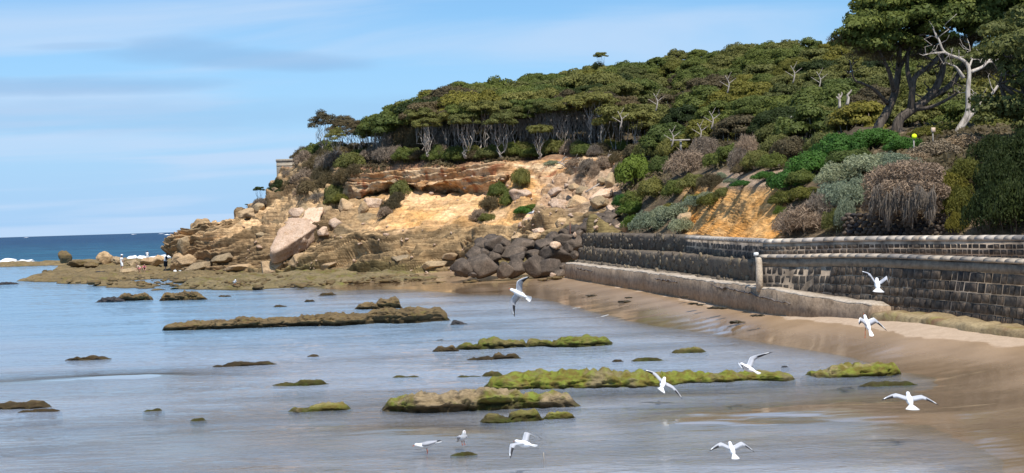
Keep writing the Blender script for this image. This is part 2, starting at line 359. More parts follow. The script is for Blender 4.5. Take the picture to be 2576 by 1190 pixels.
MT['leaf_dark'] = mat_leaf('leaf_dark', (0.022, 0.035, 0.010), (0.05, 0.070, 0.02))
MT['twig'] = mat_leaf('dry_twig', (0.15, 0.112, 0.088), (0.31, 0.24, 0.185), 0.15)
MT['straw'] = mat_leaf('dry_straw', (0.20, 0.145, 0.095), (0.36, 0.27, 0.18), 0.1)
MT['bark_pale'] = mat_bark('bark_pale', (0.21, 0.175, 0.15), (0.46, 0.40, 0.34))
MT['bark_dark'] = mat_bark('bark_dark', (0.05, 0.04, 0.032), (0.13, 0.105, 0.085))
MT['bark_white'] = mat_bark('bark_white', (0.26, 0.22, 0.185), (0.52, 0.46, 0.40))
MT['concrete'] = mat_rock('footing_concrete', (0.27, 0.195, 0.13), (0.345, 0.26, 0.185), (0.18, 0.13, 0.088), 0.6, bump=0.25)
MT['concrete_top'] = mat_rock('concrete_pale', (0.42, 0.35, 0.27), (0.50, 0.43, 0.35), (0.32, 0.25, 0.17), 1.0, bump=0.3)
MT['concrete_green'] = mat_rock('concrete_algae', (0.26, 0.195, 0.11), (0.33, 0.255, 0.145), (0.15, 0.11, 0.06), 0.8, (0.24, 0.20, 0.07), 0.22, bump=0.3)
MT['band'] = mat_rock('band_stone', (0.22, 0.18, 0.135), (0.28, 0.23, 0.17), (0.09, 0.07, 0.06), 0.5, bump=0.3)
MT['coping'] = mat_plain('coping_stone', (0.38, 0.345, 0.31), 0.8, 0.3, 2.5, 0.3, c2=(0.46, 0.42, 0.38), stain=True)
MT['coping_tan'] = mat_plain('coping_stone_tan', (0.34, 0.295, 0.25), 0.8, 0.3, 2.5, 0.3, c2=(0.42, 0.37, 0.31), stain=True)
MT['block'] = mat_plain('bluestone', (0.055, 0.050, 0.048), 0.75, 0.5, 5, 0.6, c2=(0.10, 0.085, 0.07), stain=True)
MT['block_brown'] = mat_plain('bluestone_brown', (0.075, 0.062, 0.05), 0.75, 0.45, 5, 0.6, c2=(0.14, 0.11, 0.085), stain=True)
MT['mortar'] = mat_plain('mortar', (0.20, 0.16, 0.125), 0.9, 0.5, 1.2, 0.3, c2=(0.46, 0.38, 0.30), stain=True)
MT['mortar_dark'] = mat_plain('mortar_dark', (0.12, 0.10, 0.09), 0.9, 0.3, 2, 0.3)
MT['rubble'] = mat_rock('rubble_masonry', (0.10, 0.08, 0.062), (0.16, 0.13, 0.095), (0.05, 0.042, 0.036), 1.5, bump=0.8)
MT['rubble_tan'] = mat_rock('rubble_tan', (0.26, 0.21, 0.135), (0.18, 0.14, 0.095), (0.11, 0.085, 0.065), 1.6, bump=0.6)
MT['foam'] = mat_plain('foam', (0.82, 0.84, 0.85), 0.6, 0.08, 3, 0.2)
MT['white'] = mat_plain('gull_white', (0.86, 0.86, 0.87), 0.6, 0.04, 3, 0.0)
MT['gullgrey'] = mat_plain('gull_grey', (0.40, 0.41, 0.45), 0.6, 0.08, 6, 0.0)
MT['gullblack'] = mat_plain('gull_black', (0.025, 0.025, 0.03), 0.6, 0.1, 3, 0.0)
MT['gullred'] = mat_plain('gull_red', (0.45, 0.09, 0.03), 0.6, 0.1, 3, 0.0)
MT['skin'] = mat_plain('skin', (0.45, 0.26, 0.17), 0.6, 0.1, 3, 0.0)
MT['cloth_white'] = mat_plain('cloth_white', (0.8, 0.8, 0.8), 0.8, 0.08, 6, 0.1)
MT['cloth_black'] = mat_plain('cloth_black', (0.02, 0.02, 0.024), 0.8, 0.2, 6, 0.1)
MT['cloth_grey'] = mat_plain('cloth_grey', (0.25, 0.26, 0.27), 0.8, 0.1, 6, 0.1)
MT['cloth_pink'] = mat_plain('cloth_pink', (0.55, 0.16, 0.20), 0.8, 0.15, 6, 0.1)
MT['cloth_yellow'] = mat_plain('cloth_yellow', (0.70, 0.85, 0.02), 0.7, 0.1, 6, 0.1)
MT['cloth_sand'] = mat_plain('cloth_sand', (0.55, 0.42, 0.33), 0.8, 0.1, 6, 0.1)
MT['hair'] = mat_plain('hair', (0.05, 0.03, 0.02), 0.6, 0.2, 6, 0.1)
MT['rust'] = mat_plain('rust', (0.13, 0.06, 0.04), 0.85, 0.3, 8, 0.3)
MT['weed'] = mat_plain('weed', (0.035, 0.028, 0.015), 0.5, 0.4, 8, 0.5)
MT['timber'] = mat_plain('timber', (0.32, 0.29, 0.25), 0.85, 0.2, 6, 0.3)
MT['paint'] = mat_plain('white_paint', (0.75, 0.75, 0.72), 0.6, 0.06, 6, 0.1)
MT['lookout'] = mat_rock('lookout_stone', (0.36, 0.31, 0.24), (0.44, 0.38, 0.30), (0.28, 0.23, 0.17), 1.2, bump=0.4)
#PART2
# ------------------------------------------------------------------ headland terrain: rows of (image x, image y, metres away), foot to crest
ROWS = [
 '422,684,132 470,688,130 560,690,127 640,692,124 760,695,119 900,700,112 1000,702,108 1100,700,106 1160,690,105 1300,650,100 1420,600,96 1480,592,93 1560,590,92 1620,592,86 1700,594,78 1800,596,67 1900,600,58 2000,600,55.5 2150,596,52.5 2400,594,48 2580,592,45 2750,590,42',
 '422,665,133 445,640,132.5 480,640,131 560,645,129 640,640,127 700,640,124 760,640,122 900,625,118 1000,620,114 1100,615,111 1160,610,110 1300,590,106 1420,560,101 1480,550,98 1560,555,96 1620,560,90 1700,565,81 1800,570,69.5 1900,570,60 2000,570,57 2150,560,53.6 2400,560,49 2580,560,46 2750,560,43',
 '422,645,134 445,600,133.5 480,590,133 520,580,132 560,595,131.5 640,590,131 700,585,129 760,575,126 900,570,122 1000,565,119 1100,560,116 1160,555,115 1300,545,111 1420,520,106 1480,505,103 1560,500,100 1620,510,94 1700,520,85 1800,530,73 1900,530,62 2000,525,58.5 2150,505,55 2400,500,50.5 2580,500,47.5 2750,500,44.5',
 '422,636,134.5 445,580,134 480,555,134 520,540,133.5 560,548,134 600,550,136 640,540,138 700,520,138 760,510,136 840,515,131 880,500,129 950,500,127 1040,492,124 1160,495,121 1240,490,119 1300,480,116 1420,470,112 1480,450,109 1560,440,106 1620,450,100 1700,460,90 1800,470,77 1900,470,65 2000,455,62 2150,440,57 2400,430,52.5 2580,430,49.5 2750,430,46',
 '422,636,136 445,577,136 480,550,136 520,535,135.5 580,543,136.5 620,525,140 670,505,143 700,480,143 760,470,140 840,480,135 870,488,132.5 950,485,131.5 1040,470,128.5 1160,475,125.5 1250,470,121 1300,455,118.5 1420,440,115 1480,430,112 1560,420,109 1620,420,104 1700,430,95 1800,440,83 1900,445,68 2000,430,66 2150,420,59 2400,412,54 2580,410,51 2750,410,48',
 '422,640,139 445,580,138 480,552,138 520,536,137 580,544,138 620,524,142 670,503,146 700,458,147 760,440,143 840,450,137 868,470,129.5 950,472,127 1040,455,124.5 1160,462,121.5 1250,455,118 1300,430,119.5 1420,415,116.5 1480,412,113 1560,405,111 1620,400,108 1700,410,99 1800,420,87 1900,425,72 2000,415,69 2150,400,63 2400,390,57 2580,390,54 2750,390,51',
 '422,650,142 445,590,141 480,560,141 520,545,140 580,550,141 620,530,145 670,510,150 700,456,150 760,415,146 840,425,139 875,440,130 950,432,128 1040,418,125.5 1160,420,122.5 1250,415,119.5 1300,408,121 1420,398,118 1480,395,115 1560,390,113 1620,380,112 1700,390,104 1800,395,93 1900,400,79 2000,395,75 2150,375,68 2400,350,62 2580,350,60 2750,350,57',
 '422,680,150 480,600,150 580,590,150 670,530,158 700,460,156 760,400,153 840,390,147 900,395,142 1000,390,130 1160,388,126 1300,388,124 1420,388,121 1560,382,117 1620,372,118 1700,380,112 1800,385,102 1900,385,92 2000,370,88 2150,345,78 2300,335,74 2400,335,72 2580,335,70 2750,335,66',
 '422,690,165 580,620,165 670,560,170 700,470,165 760,405,160 840,370,155 960,365,140 1100,335,138 1300,320,143 1500,300,150 1600,300,142 1700,295,138 1900,290,124 2100,290,112 2400,290,100 2750,290,95',
 '422,700,190 580,640,190 670,600,190 700,480,180 760,415,175 840,375,165 960,370,150 1100,310,150 1300,290,158 1500,265,172 1700,240,172 1900,225,160 2100,225,150 2400,230,135 2750,230,130',
 '422,760,260 700,640,260 960,560,260 1300,500,260 1700,420,260 2100,400,240 2750,400,220']
ROWS = [np.array([[float(x) for x in q.split(',')] for q in r.split()]) for r in ROWS]
ROWS = [np.vstack([r, [3250, r[-1, 1] + 10, r[-1, 2] * 0.86]]) for r in ROWS]
def row_at(k, px): return np.interp(px, ROWS[k][:, 0], ROWS[k][:, 1]), np.interp(px, ROWS[k][:, 0], ROWS[k][:, 2])
def on_slope(px, py, d_off=0.0):
    ys, ds = zip(*[row_at(k, px) for k in range(10)])
    if py >= ys[0]: return P(px, py, ds[0] + d_off)
    for k in range(9):
        lo, hi = max(ys[k], ys[k + 1]), min(ys[k], ys[k + 1])
        if hi <= py <= lo and lo > hi:
            t = (py - ys[k]) / (ys[k + 1] - ys[k]); return P(px, py, ds[k] + t * (ds[k + 1] - ds[k]) + d_off)
    return P(px, py, ds[8] + d_off)
def terrain():
    NU = 1130
    u = np.concatenate([np.linspace(422, 1620, 780), np.linspace(1620, 3200, NU - 780 + 1)[1:]])
    vs = np.concatenate([np.linspace(0, 1, 46, endpoint=False), np.linspace(1, 3, 90, endpoint=False), np.linspace(3, 6, 84, endpoint=False), np.linspace(6, 10, 40)])
    R = [row_at(k, u) for k in range(11)]
    Y = np.array([r[0] for r in R]); D = np.array([r[1] for r in R])       # 11 x NU
    k = np.clip(np.floor(vs).astype(int), 0, 9); t = vs - k
    py = Y[k].T * (1 - t) + Y[k + 1].T * t; d = D[k].T * (1 - t) + D[k + 1].T * t
    ker = np.ones(5) / 5
    for A in (py, d):
        B = np.vstack([A[:1]] * 9 + [A] + [A[-1:]] * 9); kr = np.ones(19) / 19
        A[:] = np.apply_along_axis(lambda q: np.convolve(q, kr, 'valid'), 0, B)
    PX = np.broadcast_to(u[:, None], py.shape); V = P(PX, py, d)
    # foot skirt pushed under the sand
    VV = np.broadcast_to(vs[None], py.shape)
    du = np.gradient(V, axis=0); dv = np.gradient(V, axis=1); N = np.cross(du, dv); N /= np.linalg.norm(N, axis=2)[..., None] + 1e-9
    N = np.where((N @ np.array([0, -0.7, 0.7]) < 0)[..., None], -N, N)
    x, y, z = V[..., 0], V[..., 1], V[..., 2]
    rock = sstep(VV, -0.1, 0.1) * (1 - sstep(VV, 6.0, 6.6)); 
    right = sstep(PX, 1480, 1580); bank = sstep(PX, 1700, 1740) * (1 - sstep(PX, 1955, 1985)) * (1 - sstep(VV, 2.6, 3.2))
    tip = 1 - sstep(PX, 560, 720)
    lat = x * 0.75 - y * 0.62
    w1 = fbm(V * 0.25, 3, 1); 
    def layers(b, th, seed):
        q = b / th; i = np.floor(q); f = q - i
        hn = lambda q_: noise(np.stack([q_ * 0.731 + seed, lat * 0.12 + seed + q_ * 3.1, q_ * 0 + 0.5], -1))
        bl = sstep(f, 0.78, 1.0); h0 = hn(i) * (1 - bl) + hn(i + 1) * bl
        return th * (h0 * 1.3 + sstep(f, 0.0, 0.55) * 0.9 - sstep(f, 0.74, 1.0) * 0.9 - 0.35 - 0.75 * np.exp(-((f - 0.93) / 0.055) ** 2) * (0.55 + 0.45 * np.sign(hn(i + 40.0))))
    bed = z - 0.22 * lat + 0.55 * w1
    strata = np.clip(1.25 - np.abs(VV - 0.65) * 0.9, 0, 1) * (1 - right)
    strata = np.maximum(strata, tip * 0.85)
    s1 = layers(bed, 0.95, 3) * 0.62 + layers(bed + 0.08 * fbm(V * 1.1, 2, 9), 0.42, 8) * 1.05
    crag = fbm(V * 0.42, 4, 21); ridg = 1 - np.abs(fbm(V * 0.6, 4, 33))
    lump = fbm(V * np.array([0.9, 0.9, 1.6]), 4, 12)
    over = sstep(VV, 3.9, 4.4) * (1 - sstep(VV, 6.2, 6.7)) * sstep(PX, 850, 890) * (1 - sstep(PX, 1270, 1330))
    s2 = layers(z + 0.25 * w1, 0.34, 14) * 0.9 + layers(z + 0.2 * w1, 0.9, 15) * 0.42 + lump * 0.25
    slope = sstep(VV, 1.2, 1.9) * (1 - sstep(VV, 3.7, 4.2)) * (1 - right)
    gul = fbm(np.stack([lat * 0.75, z * 0.28, y * 0.1], -1), 4, 40)
    dsp = strata * (s1 * 1.4 + crag * 0.40) + over * s2 + slope * (gul * 0.34 + lump * 0.12 + layers(bed + 0.5 * w1, 0.8, 5) * 0.22) * (1 - strata * 0.5)
    dsp = dsp + (1 - right) * (1 - sstep(PX, 820, 900)) * sstep(VV, 1.0, 2.0) * (crag * 0.6 + lump * 0.15 + s1 * 0.8) * (1 - sstep(VV, 5.9, 6.5)) * (1 - tip * 0.4)
    dsp = dsp + tip * ((ridg - 0.6) * 0.5 + s1 * 0.35) * (1 - sstep(VV, 6, 7))
    dsp = dsp + bank * (lump * 0.10 + crag * 0.25)
    rub = sstep(PX, 1290, 1340) * (1 - sstep(PX, 1540, 1600)) * sstep(VV, 1.5, 2.2) * (1 - sstep(VV, 5.6, 6.2))
    dsp = dsp * rock + rub * (lump * 0.22 + crag * 0.2) + (1 - rock) * crag * 0.35
    dsp *= np.clip((VV + 0.02) * 8, 0.1, 1)
    dsp = dsp * (1 - 0.35 * tip) - 0.75 * (1 - sstep(PX, 600, 760)) * np.clip(VV, 0, 1)
    # caves under the lip
    for (cx_, w_, dep) in ((905, 26, 2.4), (1075, 55, 1.7), (1205, 42, 2.2)):
        m = np.exp(-((PX - cx_) / w_) ** 2) * np.exp(-((VV - 4.25) / 0.55) ** 2); dsp = dsp - m * dep
    W = V + N * dsp[..., None]
    # colour of the rock and soil itself
    n1 = fbm(V * 0.35, 4, 50) ; n2 = fbm(V * np.array([0.5, 0.5, 2.2]), 4, 60); n3 = fbm(V * 1.3, 3, 70)
    def mixc(a, b, f): f = np.clip(f, 0, 1)[..., None]; return a * (1 - f) + b * f
    A = lambda *c: np.array(c, float)
    lid = lambda th, sd: noise(np.stack([np.floor((bed + 0.08 * fbm(V * 1.1, 2, 9)) / th) * 0.77 + sd, lat * 0.10, 0 * z + 0.4], -1))
    beds = 0.6 * lid(0.36, 4.0) + 0.6 * lid(0.95, 9.0)
    base = mixc(A(0.19, 0.135, 0.075), A(0.36, 0.245, 0.13), 0.5 + n2 * 0.9)
    low = mixc(A(0.13, 0.105, 0.05), A(0.22, 0.17, 0.075), 0.5 + n3 * 0.7)
    base = mixc(low, base, sstep(VV + n1 * 0.2, 0.15, 0.55))
    gold = mixc(A(0.56, 0.32, 0.125), A(0.66, 0.44, 0.25), 0.5 + n1 * 0.8); gold = mixc(gold, A(0.45, 0.29, 0.14), sstep(n2, 0.25, 0.75) * 0.8)
    brn = mixc(A(0.40, 0.27, 0.145), A(0.52, 0.355, 0.20), 0.5 + n1); brn = mixc(brn, A(0.27, 0.20, 0.12), sstep(n2, 0.1, 0.6))
    sl = mixc(brn, gold, sstep(PX + n1 * 40, 880, 1010))
    rubc = mixc(A(0.34, 0.22, 0.135), A(0.47, 0.34, 0.23), 0.5 + n3); sl = mixc(sl, rubc, sstep(PX + n1 * 30, 1320, 1390))
    col = mixc(base, sl, sstep(VV + n1 * 0.35 + n3 * 0.1, 1.15, 1.75))
    col = mixc(col, brn * 0.85, tip)
    oc = mixc(A(0.46, 0.26, 0.12), A(0.66, 0.48, 0.30), 0.45 + n2 * 1.0); oc = mixc(oc, A(0.36, 0.16, 0.08), sstep(n3 + n2 * 0.5, 0.3, 0.8))
    col = mixc(col, oc, sstep(VV + n1 * 0.2, 3.75, 4.05) * sstep(PX, 850, 900))
    soil = mixc(A(0.22, 0.12, 0.07), A(0.30, 0.185, 0.115), 0.5 + n3)
    col = mixc(col, soil, sstep(VV + n2 * 0.15, 5.85, 6.1))
    bs = mixc(A(0.12, 0.09, 0.055), A(0.18, 0.135, 0.085), 0.5 + n1); bo = mixc(A(0.64, 0.31, 0.085), A(0.72, 0.42, 0.17), 0.5 + n2); bo = mixc(bo, A(0.50, 0.26, 0.08), sstep(n3, 0.3, 0.9))
    col = mixc(col, bs, sstep(PX, 1540, 1600)); 
    path = sstep(PX, 1780, 1830) * (1 - sstep(PX, 1960, 2010)) * sstep(VV, 2.5, 3.0) * (1 - sstep(VV, 4.3, 5))
    col = mixc(col, A(0.36, 0.26, 0.18), path); col = mixc(col, bo, bank)
    bw = np.clip(strata * 1.1 + (1 - sstep(PX, 820, 920)) * 0.8 + slope * 0.35, 0, 1) * (1 - right) * (1 - sstep(VV, 5.6, 6.0)); col = col * (1 + bw * np.clip(beds * 1.15, -0.66, 0.45))[..., None]
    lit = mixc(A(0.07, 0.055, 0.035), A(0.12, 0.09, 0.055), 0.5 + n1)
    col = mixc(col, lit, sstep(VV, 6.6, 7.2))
    sk = W[:, :1].copy(); sk[..., 2] = -1.0; sk[..., 1] += 0.0; Wm = np.concatenate([sk, W], 1); col = np.concatenate([col[:, :1], col], 1)
    me = mesh('headland', Wm.reshape(-1, 3), grid_faces(len(u), len(vs) + 1), MT['terrain'], False, None, col.reshape(-1, 3))
    o = obj('headland', me); tag(o, 'sandstone headland with golden slope, layered ledges and overhanging orange lip', kind='structure')
    return u, vs, W, py
TU, TV, TW, TPY = terrain()
TI = None
def surf_uv(px, v):
    i = int(np.clip(np.searchsorted(TU, px), 0, len(TU) - 1)); j = int(np.clip(np.searchsorted(TV, v), 0, len(TV) - 1)); return TW[i, j]
def surf_px(px, py):
    """point of the displaced headland that stands nearest along image column px at height py"""
    i = int(np.clip(np.searchsorted(TU, px), 0, len(TU) - 1)); c = TW[i]; x_, y_, d_ = proj(c)
    ok = np.where(np.abs(y_ - py) < 5)[0]
    if len(ok) == 0: return on_slope(px, py)
    return c[ok[np.argmin(d_[ok])]]
# ------------------------------------------------------------------ beach and sea bed
SP = '''1423,692,.55 1905,779,.6 2018,794,.62 2212,800,.75 2400,828,.7 2576,850,.6 2750,880,.6 1250,700,.4 1150,700,.4 1000,706,.25 850,712,.15
740,724,0 900,724,0 1100,722,0 1250,728,0 1350,742,0 1450,768,0 1560,790,0 1720,815,0 1800,824,0 1950,845,0 2060,865,0 2130,890,0 2200,905,0 2350,930,0 2420,960,0 2350,985,0 2230,992,0 2100,1000,0 2000,1020,0 1850,1040,0 1690,1046,0 1690,1060,0 1850,1066,0 2000,1066,0 2150,1064,0 2280,1075,0 2400,1095,0 2500,1130,0 2560,1170,0 2590,1210,0
1400,720,.22 1500,745,.2 1600,760,.28 1700,780,.3 1800,790,.35 1900,806,.3 2050,830,.25 2200,850,.2 2400,880,.2 2576,900,.3 2576,1000,.14 2480,1000,.07 2400,1030,.04 2576,1080,.08 2750,1000,.3 2750,1150,.2 1850,1054,.022 2000,1045,.03 2150,1035,.035 2300,1030,.035
1700,850,-.10 1900,900,-.11 1500,850,-.2 1300,780,-.22 1000,760,-.32 700,760,-.45 300,740,-.5 0,720,-.5 -300,720,-.5 0,780,-.5 400,850,-.5 800,880,-.3 1200,930,-.2 1600,1010,-.10 2000,960,-.07 2000,980,-.06 0,850,-.35 0,950,-.12 400,950,-.12 700,1000,-.08 0,1050,-.08 400,1080,-.05 800,1080,-.04 600,1140,-.06 0,1180,-.10 1000,1180,-.09 1500,1120,-.10 1500,1190,-.13 2000,1120,-.11 2300,1120,-.06 2200,1190,-.10 2450,1190,-.03 1100,1096,.018 1190,1097,.010 1010,1091,.006 1100,1110,-.03 1100,1080,-.03 -300,1000,-.2 500,1000,-.08 300,1110,-.04
520,1125,.004 460,1132,.002'''
SPA = np.array([[float(x) for x in q.split(',')] for q in SP.split()])
_b = np.array([(1423,692,.55),(1600,724,.56),(1750,751,.58),(1905,779,.6),(2018,793,.64),(2110,797,.70),(2212,801,.74),(2300,813,.72),(2400,828,.70),(2576,850,.6),(2750,880,.6)], float)
_x = np.arange(1423, 2750, 28.0); _bl = np.stack([_x, np.interp(_x, _b[:, 0], _b[:, 1]), np.interp(_x, _b[:, 0], _b[:, 2])], -1)
SPA = np.vstack([SPA[11 - 5:] if False else SPA[7:], _bl, _bl + np.array([0, -14, .05])])
def _k(a, b): return np.sqrt(((a[:, None, :] - b[None]) ** 2).sum(-1) + 400)
_w3 = G(SPA[:, 0], SPA[:, 1], SPA[:, 2]); _w3[:, 2] = 0; _pp = proj(_w3); _q = np.stack([_pp[0], _pp[1] * 2.6], -1)
_K = _k(_q, _q) - 12.0 * 0 ; _A = np.block([[_K - np.eye(len(_q)) * 26.0, np.ones((len(_q), 1))], [np.ones((1, len(_q))), np.zeros((1, 1))]])
_wt = np.linalg.solve(_A, np.concatenate([SPA[:, 2], [0]]))
_gx = np.arange(-700, 3300, 20.0); _gy = np.arange(660, 1760, 4.0)
def _bedgrid():
    PX, PY = np.meshgrid(_gx, _gy, indexing='ij'); q = np.stack([PX.ravel(), PY.ravel() * 2.6], -1); out = np.empty(len(q))
    for s in range(0, len(q), 20000): out[s:s + 20000] = _k(q[s:s + 20000], _q) @ _wt[:-1] + _wt[-1]
    Z = np.clip(out.reshape(PX.shape), -0.6, 0.95)
    for ax, sg in ((0, 2.6), (1, 2.6)):
        r = np.arange(-8, 9); kr = np.exp(-(r / sg) ** 2 / 2); kr /= kr.sum(); pad = [(8, 8) if i == ax else (0, 0) for i in (0, 1)]
        Z = np.apply_along_axis(lambda v: np.convolve(v, kr, 'valid'), ax, np.pad(Z, pad, 'edge'))
    return Z
_BZ = _bedgrid()
def bed_px(px, py):
    px, py = np.asarray(px, float), np.asarray(py, float)
    fx = np.clip((px - _gx[0]) / 20.0, 0, len(_gx) - 1.001); fy = np.clip((py - _gy[0]) / 4.0, 0, len(_gy) - 1.001); i, j = fx.astype(int), fy.astype(int); a, b = fx - i, fy - j
    return (_BZ[i, j] * (1 - a) * (1 - b) + _BZ[i + 1, j] * a * (1 - b) + _BZ[i, j + 1] * (1 - a) * b + _BZ[i + 1, j + 1] * a * b)
def bed_xy(p):
    a, b, _ = proj(np.array([p[0], p[1], 0.0])); return float(bed_px(np.array([a]), np.array([b]))[0])
def beach():
    pys = np.concatenate([np.linspace(1700, 1200, 24, endpoint=False), np.linspace(1200, 684, 400)]); pxs = np.linspace(-500, 3000, 430)
    PX, PY = np.meshgrid(pxs, pys, indexing='ij'); V = G(PX, PY - 0.0303 * 0, 0.0)
    z = bed_px(PX, PY); z = z + 0.012 * fbm(V * np.array([0.35, 0.8, 1]), 4, 3) * np.clip(1.2 - np.abs(z) * 1.5, 0.2, 1) + 0.105 * fbm(V * np.array([0.06, 0.26, 1]), 3, 5) * sstep(-z, 0.02, 0.12) * sstep(PY, 840, 930)
    V[..., 2] = z
    o = obj('beach', mesh('beach', V.reshape(-1, 3), grid_faces(len(pxs), len(pys)), MT['sand'], True)); tag(o, 'wet brown and dry pale sand of the beach and sea bed', kind='structure')
    pys = np.concatenate([np.linspace(1700, 1200, 30, endpoint=False), np.linspace(1200, 690, 420, endpoint=False), np.linspace(690, 664, 30)]); pxs = np.linspace(-400, 2850, 820)
    PX, PY = np.meshgrid(pxs, pys, indexing='ij'); V = G(PX, PY, 0.0); dep = -bed_px(PX, PY); dep = dep - 0.105 * fbm(V * np.array([0.06, 0.26, 1]), 3, 5) * sstep(dep, 0.02, 0.12) * sstep(PY, 840, 930)
    amp = np.clip(dep * 6 + 0.25, 0.15, 1)
    V[..., 2] = amp * (0.024 * fbm(V * np.array([0.16, 0.5, 1]) + 0.3, 3, 81) + 0.008 * fbm(V * np.array([0.9, 2.4, 1]), 3, 85))
    dist = V[..., 1]; V[..., 2] += amp * (0.0075 * fbm(V * np.array([1.8, 4.6, 1]) * 0.9, 2, 87) * np.clip((52 - dist) / 18, 0, 1) + 0.007 * fbm(V * np.array([0.6, 1.5, 1]), 2, 89) * np.clip((dist - 30) / 20, 0, 1))
    o = obj('water', mesh('water', V.reshape(-1, 3), grid_faces(len(pxs), len(pys)), MT['water'], True, {'depth': np.clip(dep + V[..., 2], 0, 1).ravel()})); tag(o, 'shallow rippled blue water of the rock pool lagoon', kind='structure')
    # open sea to the horizon
    r = np.concatenate([np.linspace(150, 1500, 160), np.geomspace(1500, 26000, 60)[1:]]); th = np.radians(np.linspace(-50, 75, 160))
    Rr, T = np.meshgrid(r, th, indexing='ij'); V = np.stack([Rr * np.sin(T), Rr * np.cos(T), 0 * Rr], -1)
    V[..., 2] = -0.12 + 0.28 * fbm(V * np.array([0.03, 0.06, 1]), 3, 7) * np.clip((Rr - 170) / 150, 0, 1) * (Rr < 1500)
    o = obj('sea', mesh('sea', V.reshape(-1, 3), grid_faces(len(r), len(th)), MT['sea'], True)); tag(o, 'deep blue open sea reaching the horizon', kind='structure')
beach()
# ------------------------------------------------------------------ reef platforms
from mathutils.geometry import intersect_point_line
def inside(poly, x, y):
    r = np.zeros(x.shape, bool); n = len(poly)
    for i in range(n):
        (x1, y1), (x2, y2) = poly[i], poly[(i + 1) % n]
        c = ((y1 > y) != (y2 > y)) & (x < (x2 - x1) * (y - y1) / (y2 - y1 + 1e-12) + x1); r ^= c
    return r
def edge_dist(poly, x, y):
    d = np.full(x.shape, 1e9); n = len(poly)
    for i in range(n):
        a = np.array(poly[i]); b = np.array(poly[(i + 1) % n]); ab = b - a
        t = np.clip(((x - a[0]) * ab[0] + (y - a[1]) * ab[1]) / (ab @ ab + 1e-12), 0, 1)
        d = np.minimum(d, np.hypot(x - a[0] - t * ab[0], y - a[1] - t * ab[1]))
    return np.where(inside(poly, x, y), d, -d)
def platform(name, outl, h, mat, step, seed, label, amp=0.25):
    poly = [tuple(G(a, b, 0.05)[:2]) for a, b in outl]; xs = [p[0] for p in poly]; ys = [p[1] for p in poly]
    gx = np.arange(min(xs) - 1, max(xs) + 1, step); gy = np.arange(min(ys) - 1, max(ys) + 1, step * 1.6)
    X, Y = np.meshgrid(gx, gy, indexing='ij'); p3 = np.stack([X, Y, 0 * X], -1)
    wob = fbm(p3 * 0.3, 4, seed) * 1.2; d = edge_dist(poly, X, Y) + wob
    z = -0.35 + (h + 0.35) * sstep(d, -0.5, 0.7) + amp * fbm(p3 * np.array([0.35, 0.22, 1]), 5, seed + 5) * sstep(d, -0.2, 1.5) + 0.30 * (0.5 - np.abs(fbm(p3 * 0.55, 4, seed + 9)))* sstep(d, 0, 1)
    z = z + 0.10 * np.abs(fbm(p3 * 1.6, 3, seed + 13)) * sstep(d, 0, 1); q = z / 0.11 + 0.4 * fbm(p3 * 0.7, 2, seed + 15); z = 0.45 * z + 0.55 * 0.11 * (np.floor(q) + sstep(q - np.floor(q), 0.45, 0.85) - 0.3)
    Fc = grid_faces(len(gx), len(gy)); keep = (d.ravel()[Fc].max(1) > -1.2); Fc = Fc[keep]
    used = np.unique(Fc); remap = np.full(X.size, -1); remap[used] = np.arange(len(used))
    V = np.stack([X, Y, z], -1).reshape(-1, 3)[used]
    o = obj(name, mesh(name, V, remap[Fc], mat, False)); tag(o, label, kind='structure'); return o
platform('reef', [(60, 708), (180, 712), (240, 719), (300, 725), (360, 728), (420, 728), (432, 716), (300, 714), (285, 706), (420, 702), (450, 704), (560, 700), (640, 692), (430, 668), (330, 668), (240, 669), (150, 674), (100, 690)], 0.22, MT['reef'], 0.22, 11, 'brown weed covered rock platform below the headland tip')
platform('reef', [(440, 727), (520, 730), (640, 728), (760, 722), (900, 715), (1000, 711), (1100, 706), (1150, 697), (1000, 688), (800, 690), (640, 694), (560, 700), (470, 708)], 0.20, MT['reef_green'], 0.20, 23, 'green weed covered rock platform along the cliff foot')
platform('reef', [(-150, 672), (0, 671), (150, 667), (300, 664), (460, 660), (460, 651), (300, 655), (150, 659), (0, 663), (-150, 666)], 0.12, MT['reef'], 0.5, 37, 'thin dark outer reef strip in front of the surf', 0.2)
#PART3
# ------------------------------------------------------------------ rocks and boulders
def ico(n):
    import bmesh
    bm = bmesh.new(); bmesh.ops.create_icosphere(bm, subdivisions=n, radius=1.0)
    V = np.array([v.co[:] for v in bm.verts]); Fc = np.array([[v.index for v in f.verts] for f in bm.faces]); bm.free(); return V, Fc
ICO = {n: ico(n) for n in (2, 3, 4, 5)}
def boulder_mesh(name, dims, seed, mat, planes=11, sub=4, rough=0.06, sharp=34, dlo=0.62):
    V, Fc = ICO[sub]; r_ = np.random.default_rng(seed)
    planes += 5; fi = np.arange(planes) + 0.5; zf = 1 - 2 * fi / planes; af = fi * 2.39996 + r_.uniform(0, 6); nn = np.stack([np.sqrt(1 - zf * zf) * np.cos(af), np.sqrt(1 - zf * zf) * np.sin(af), zf], -1) + r_.normal(size=(planes, 3)) * 0.28; nn /= np.linalg.norm(nn, axis=1)[:, None]; dd = r_.uniform(dlo, 1.0, planes)
    q = (V @ nn.T) / dd; rr = 1 / (np.log(np.exp(sharp * q).sum(1)) / sharp); rr = np.clip(rr, 0.4, 1.35)
    W = V * rr[:, None]; W = W / np.abs(W).max(0) 
    W = W * np.asarray(dims) / 2
    s = float(np.mean(dims)); W = W + V * (fbm(W * 2.6 / s, 4, seed % 50) * rough * s)[:, None]
    return mesh(name, W, Fc, mat, rough > 0.07)
def set_smooth_angle(me, ang=0.6):
    me.polygons.foreach_set('use_smooth', np.ones(len(me.polygons), bool))
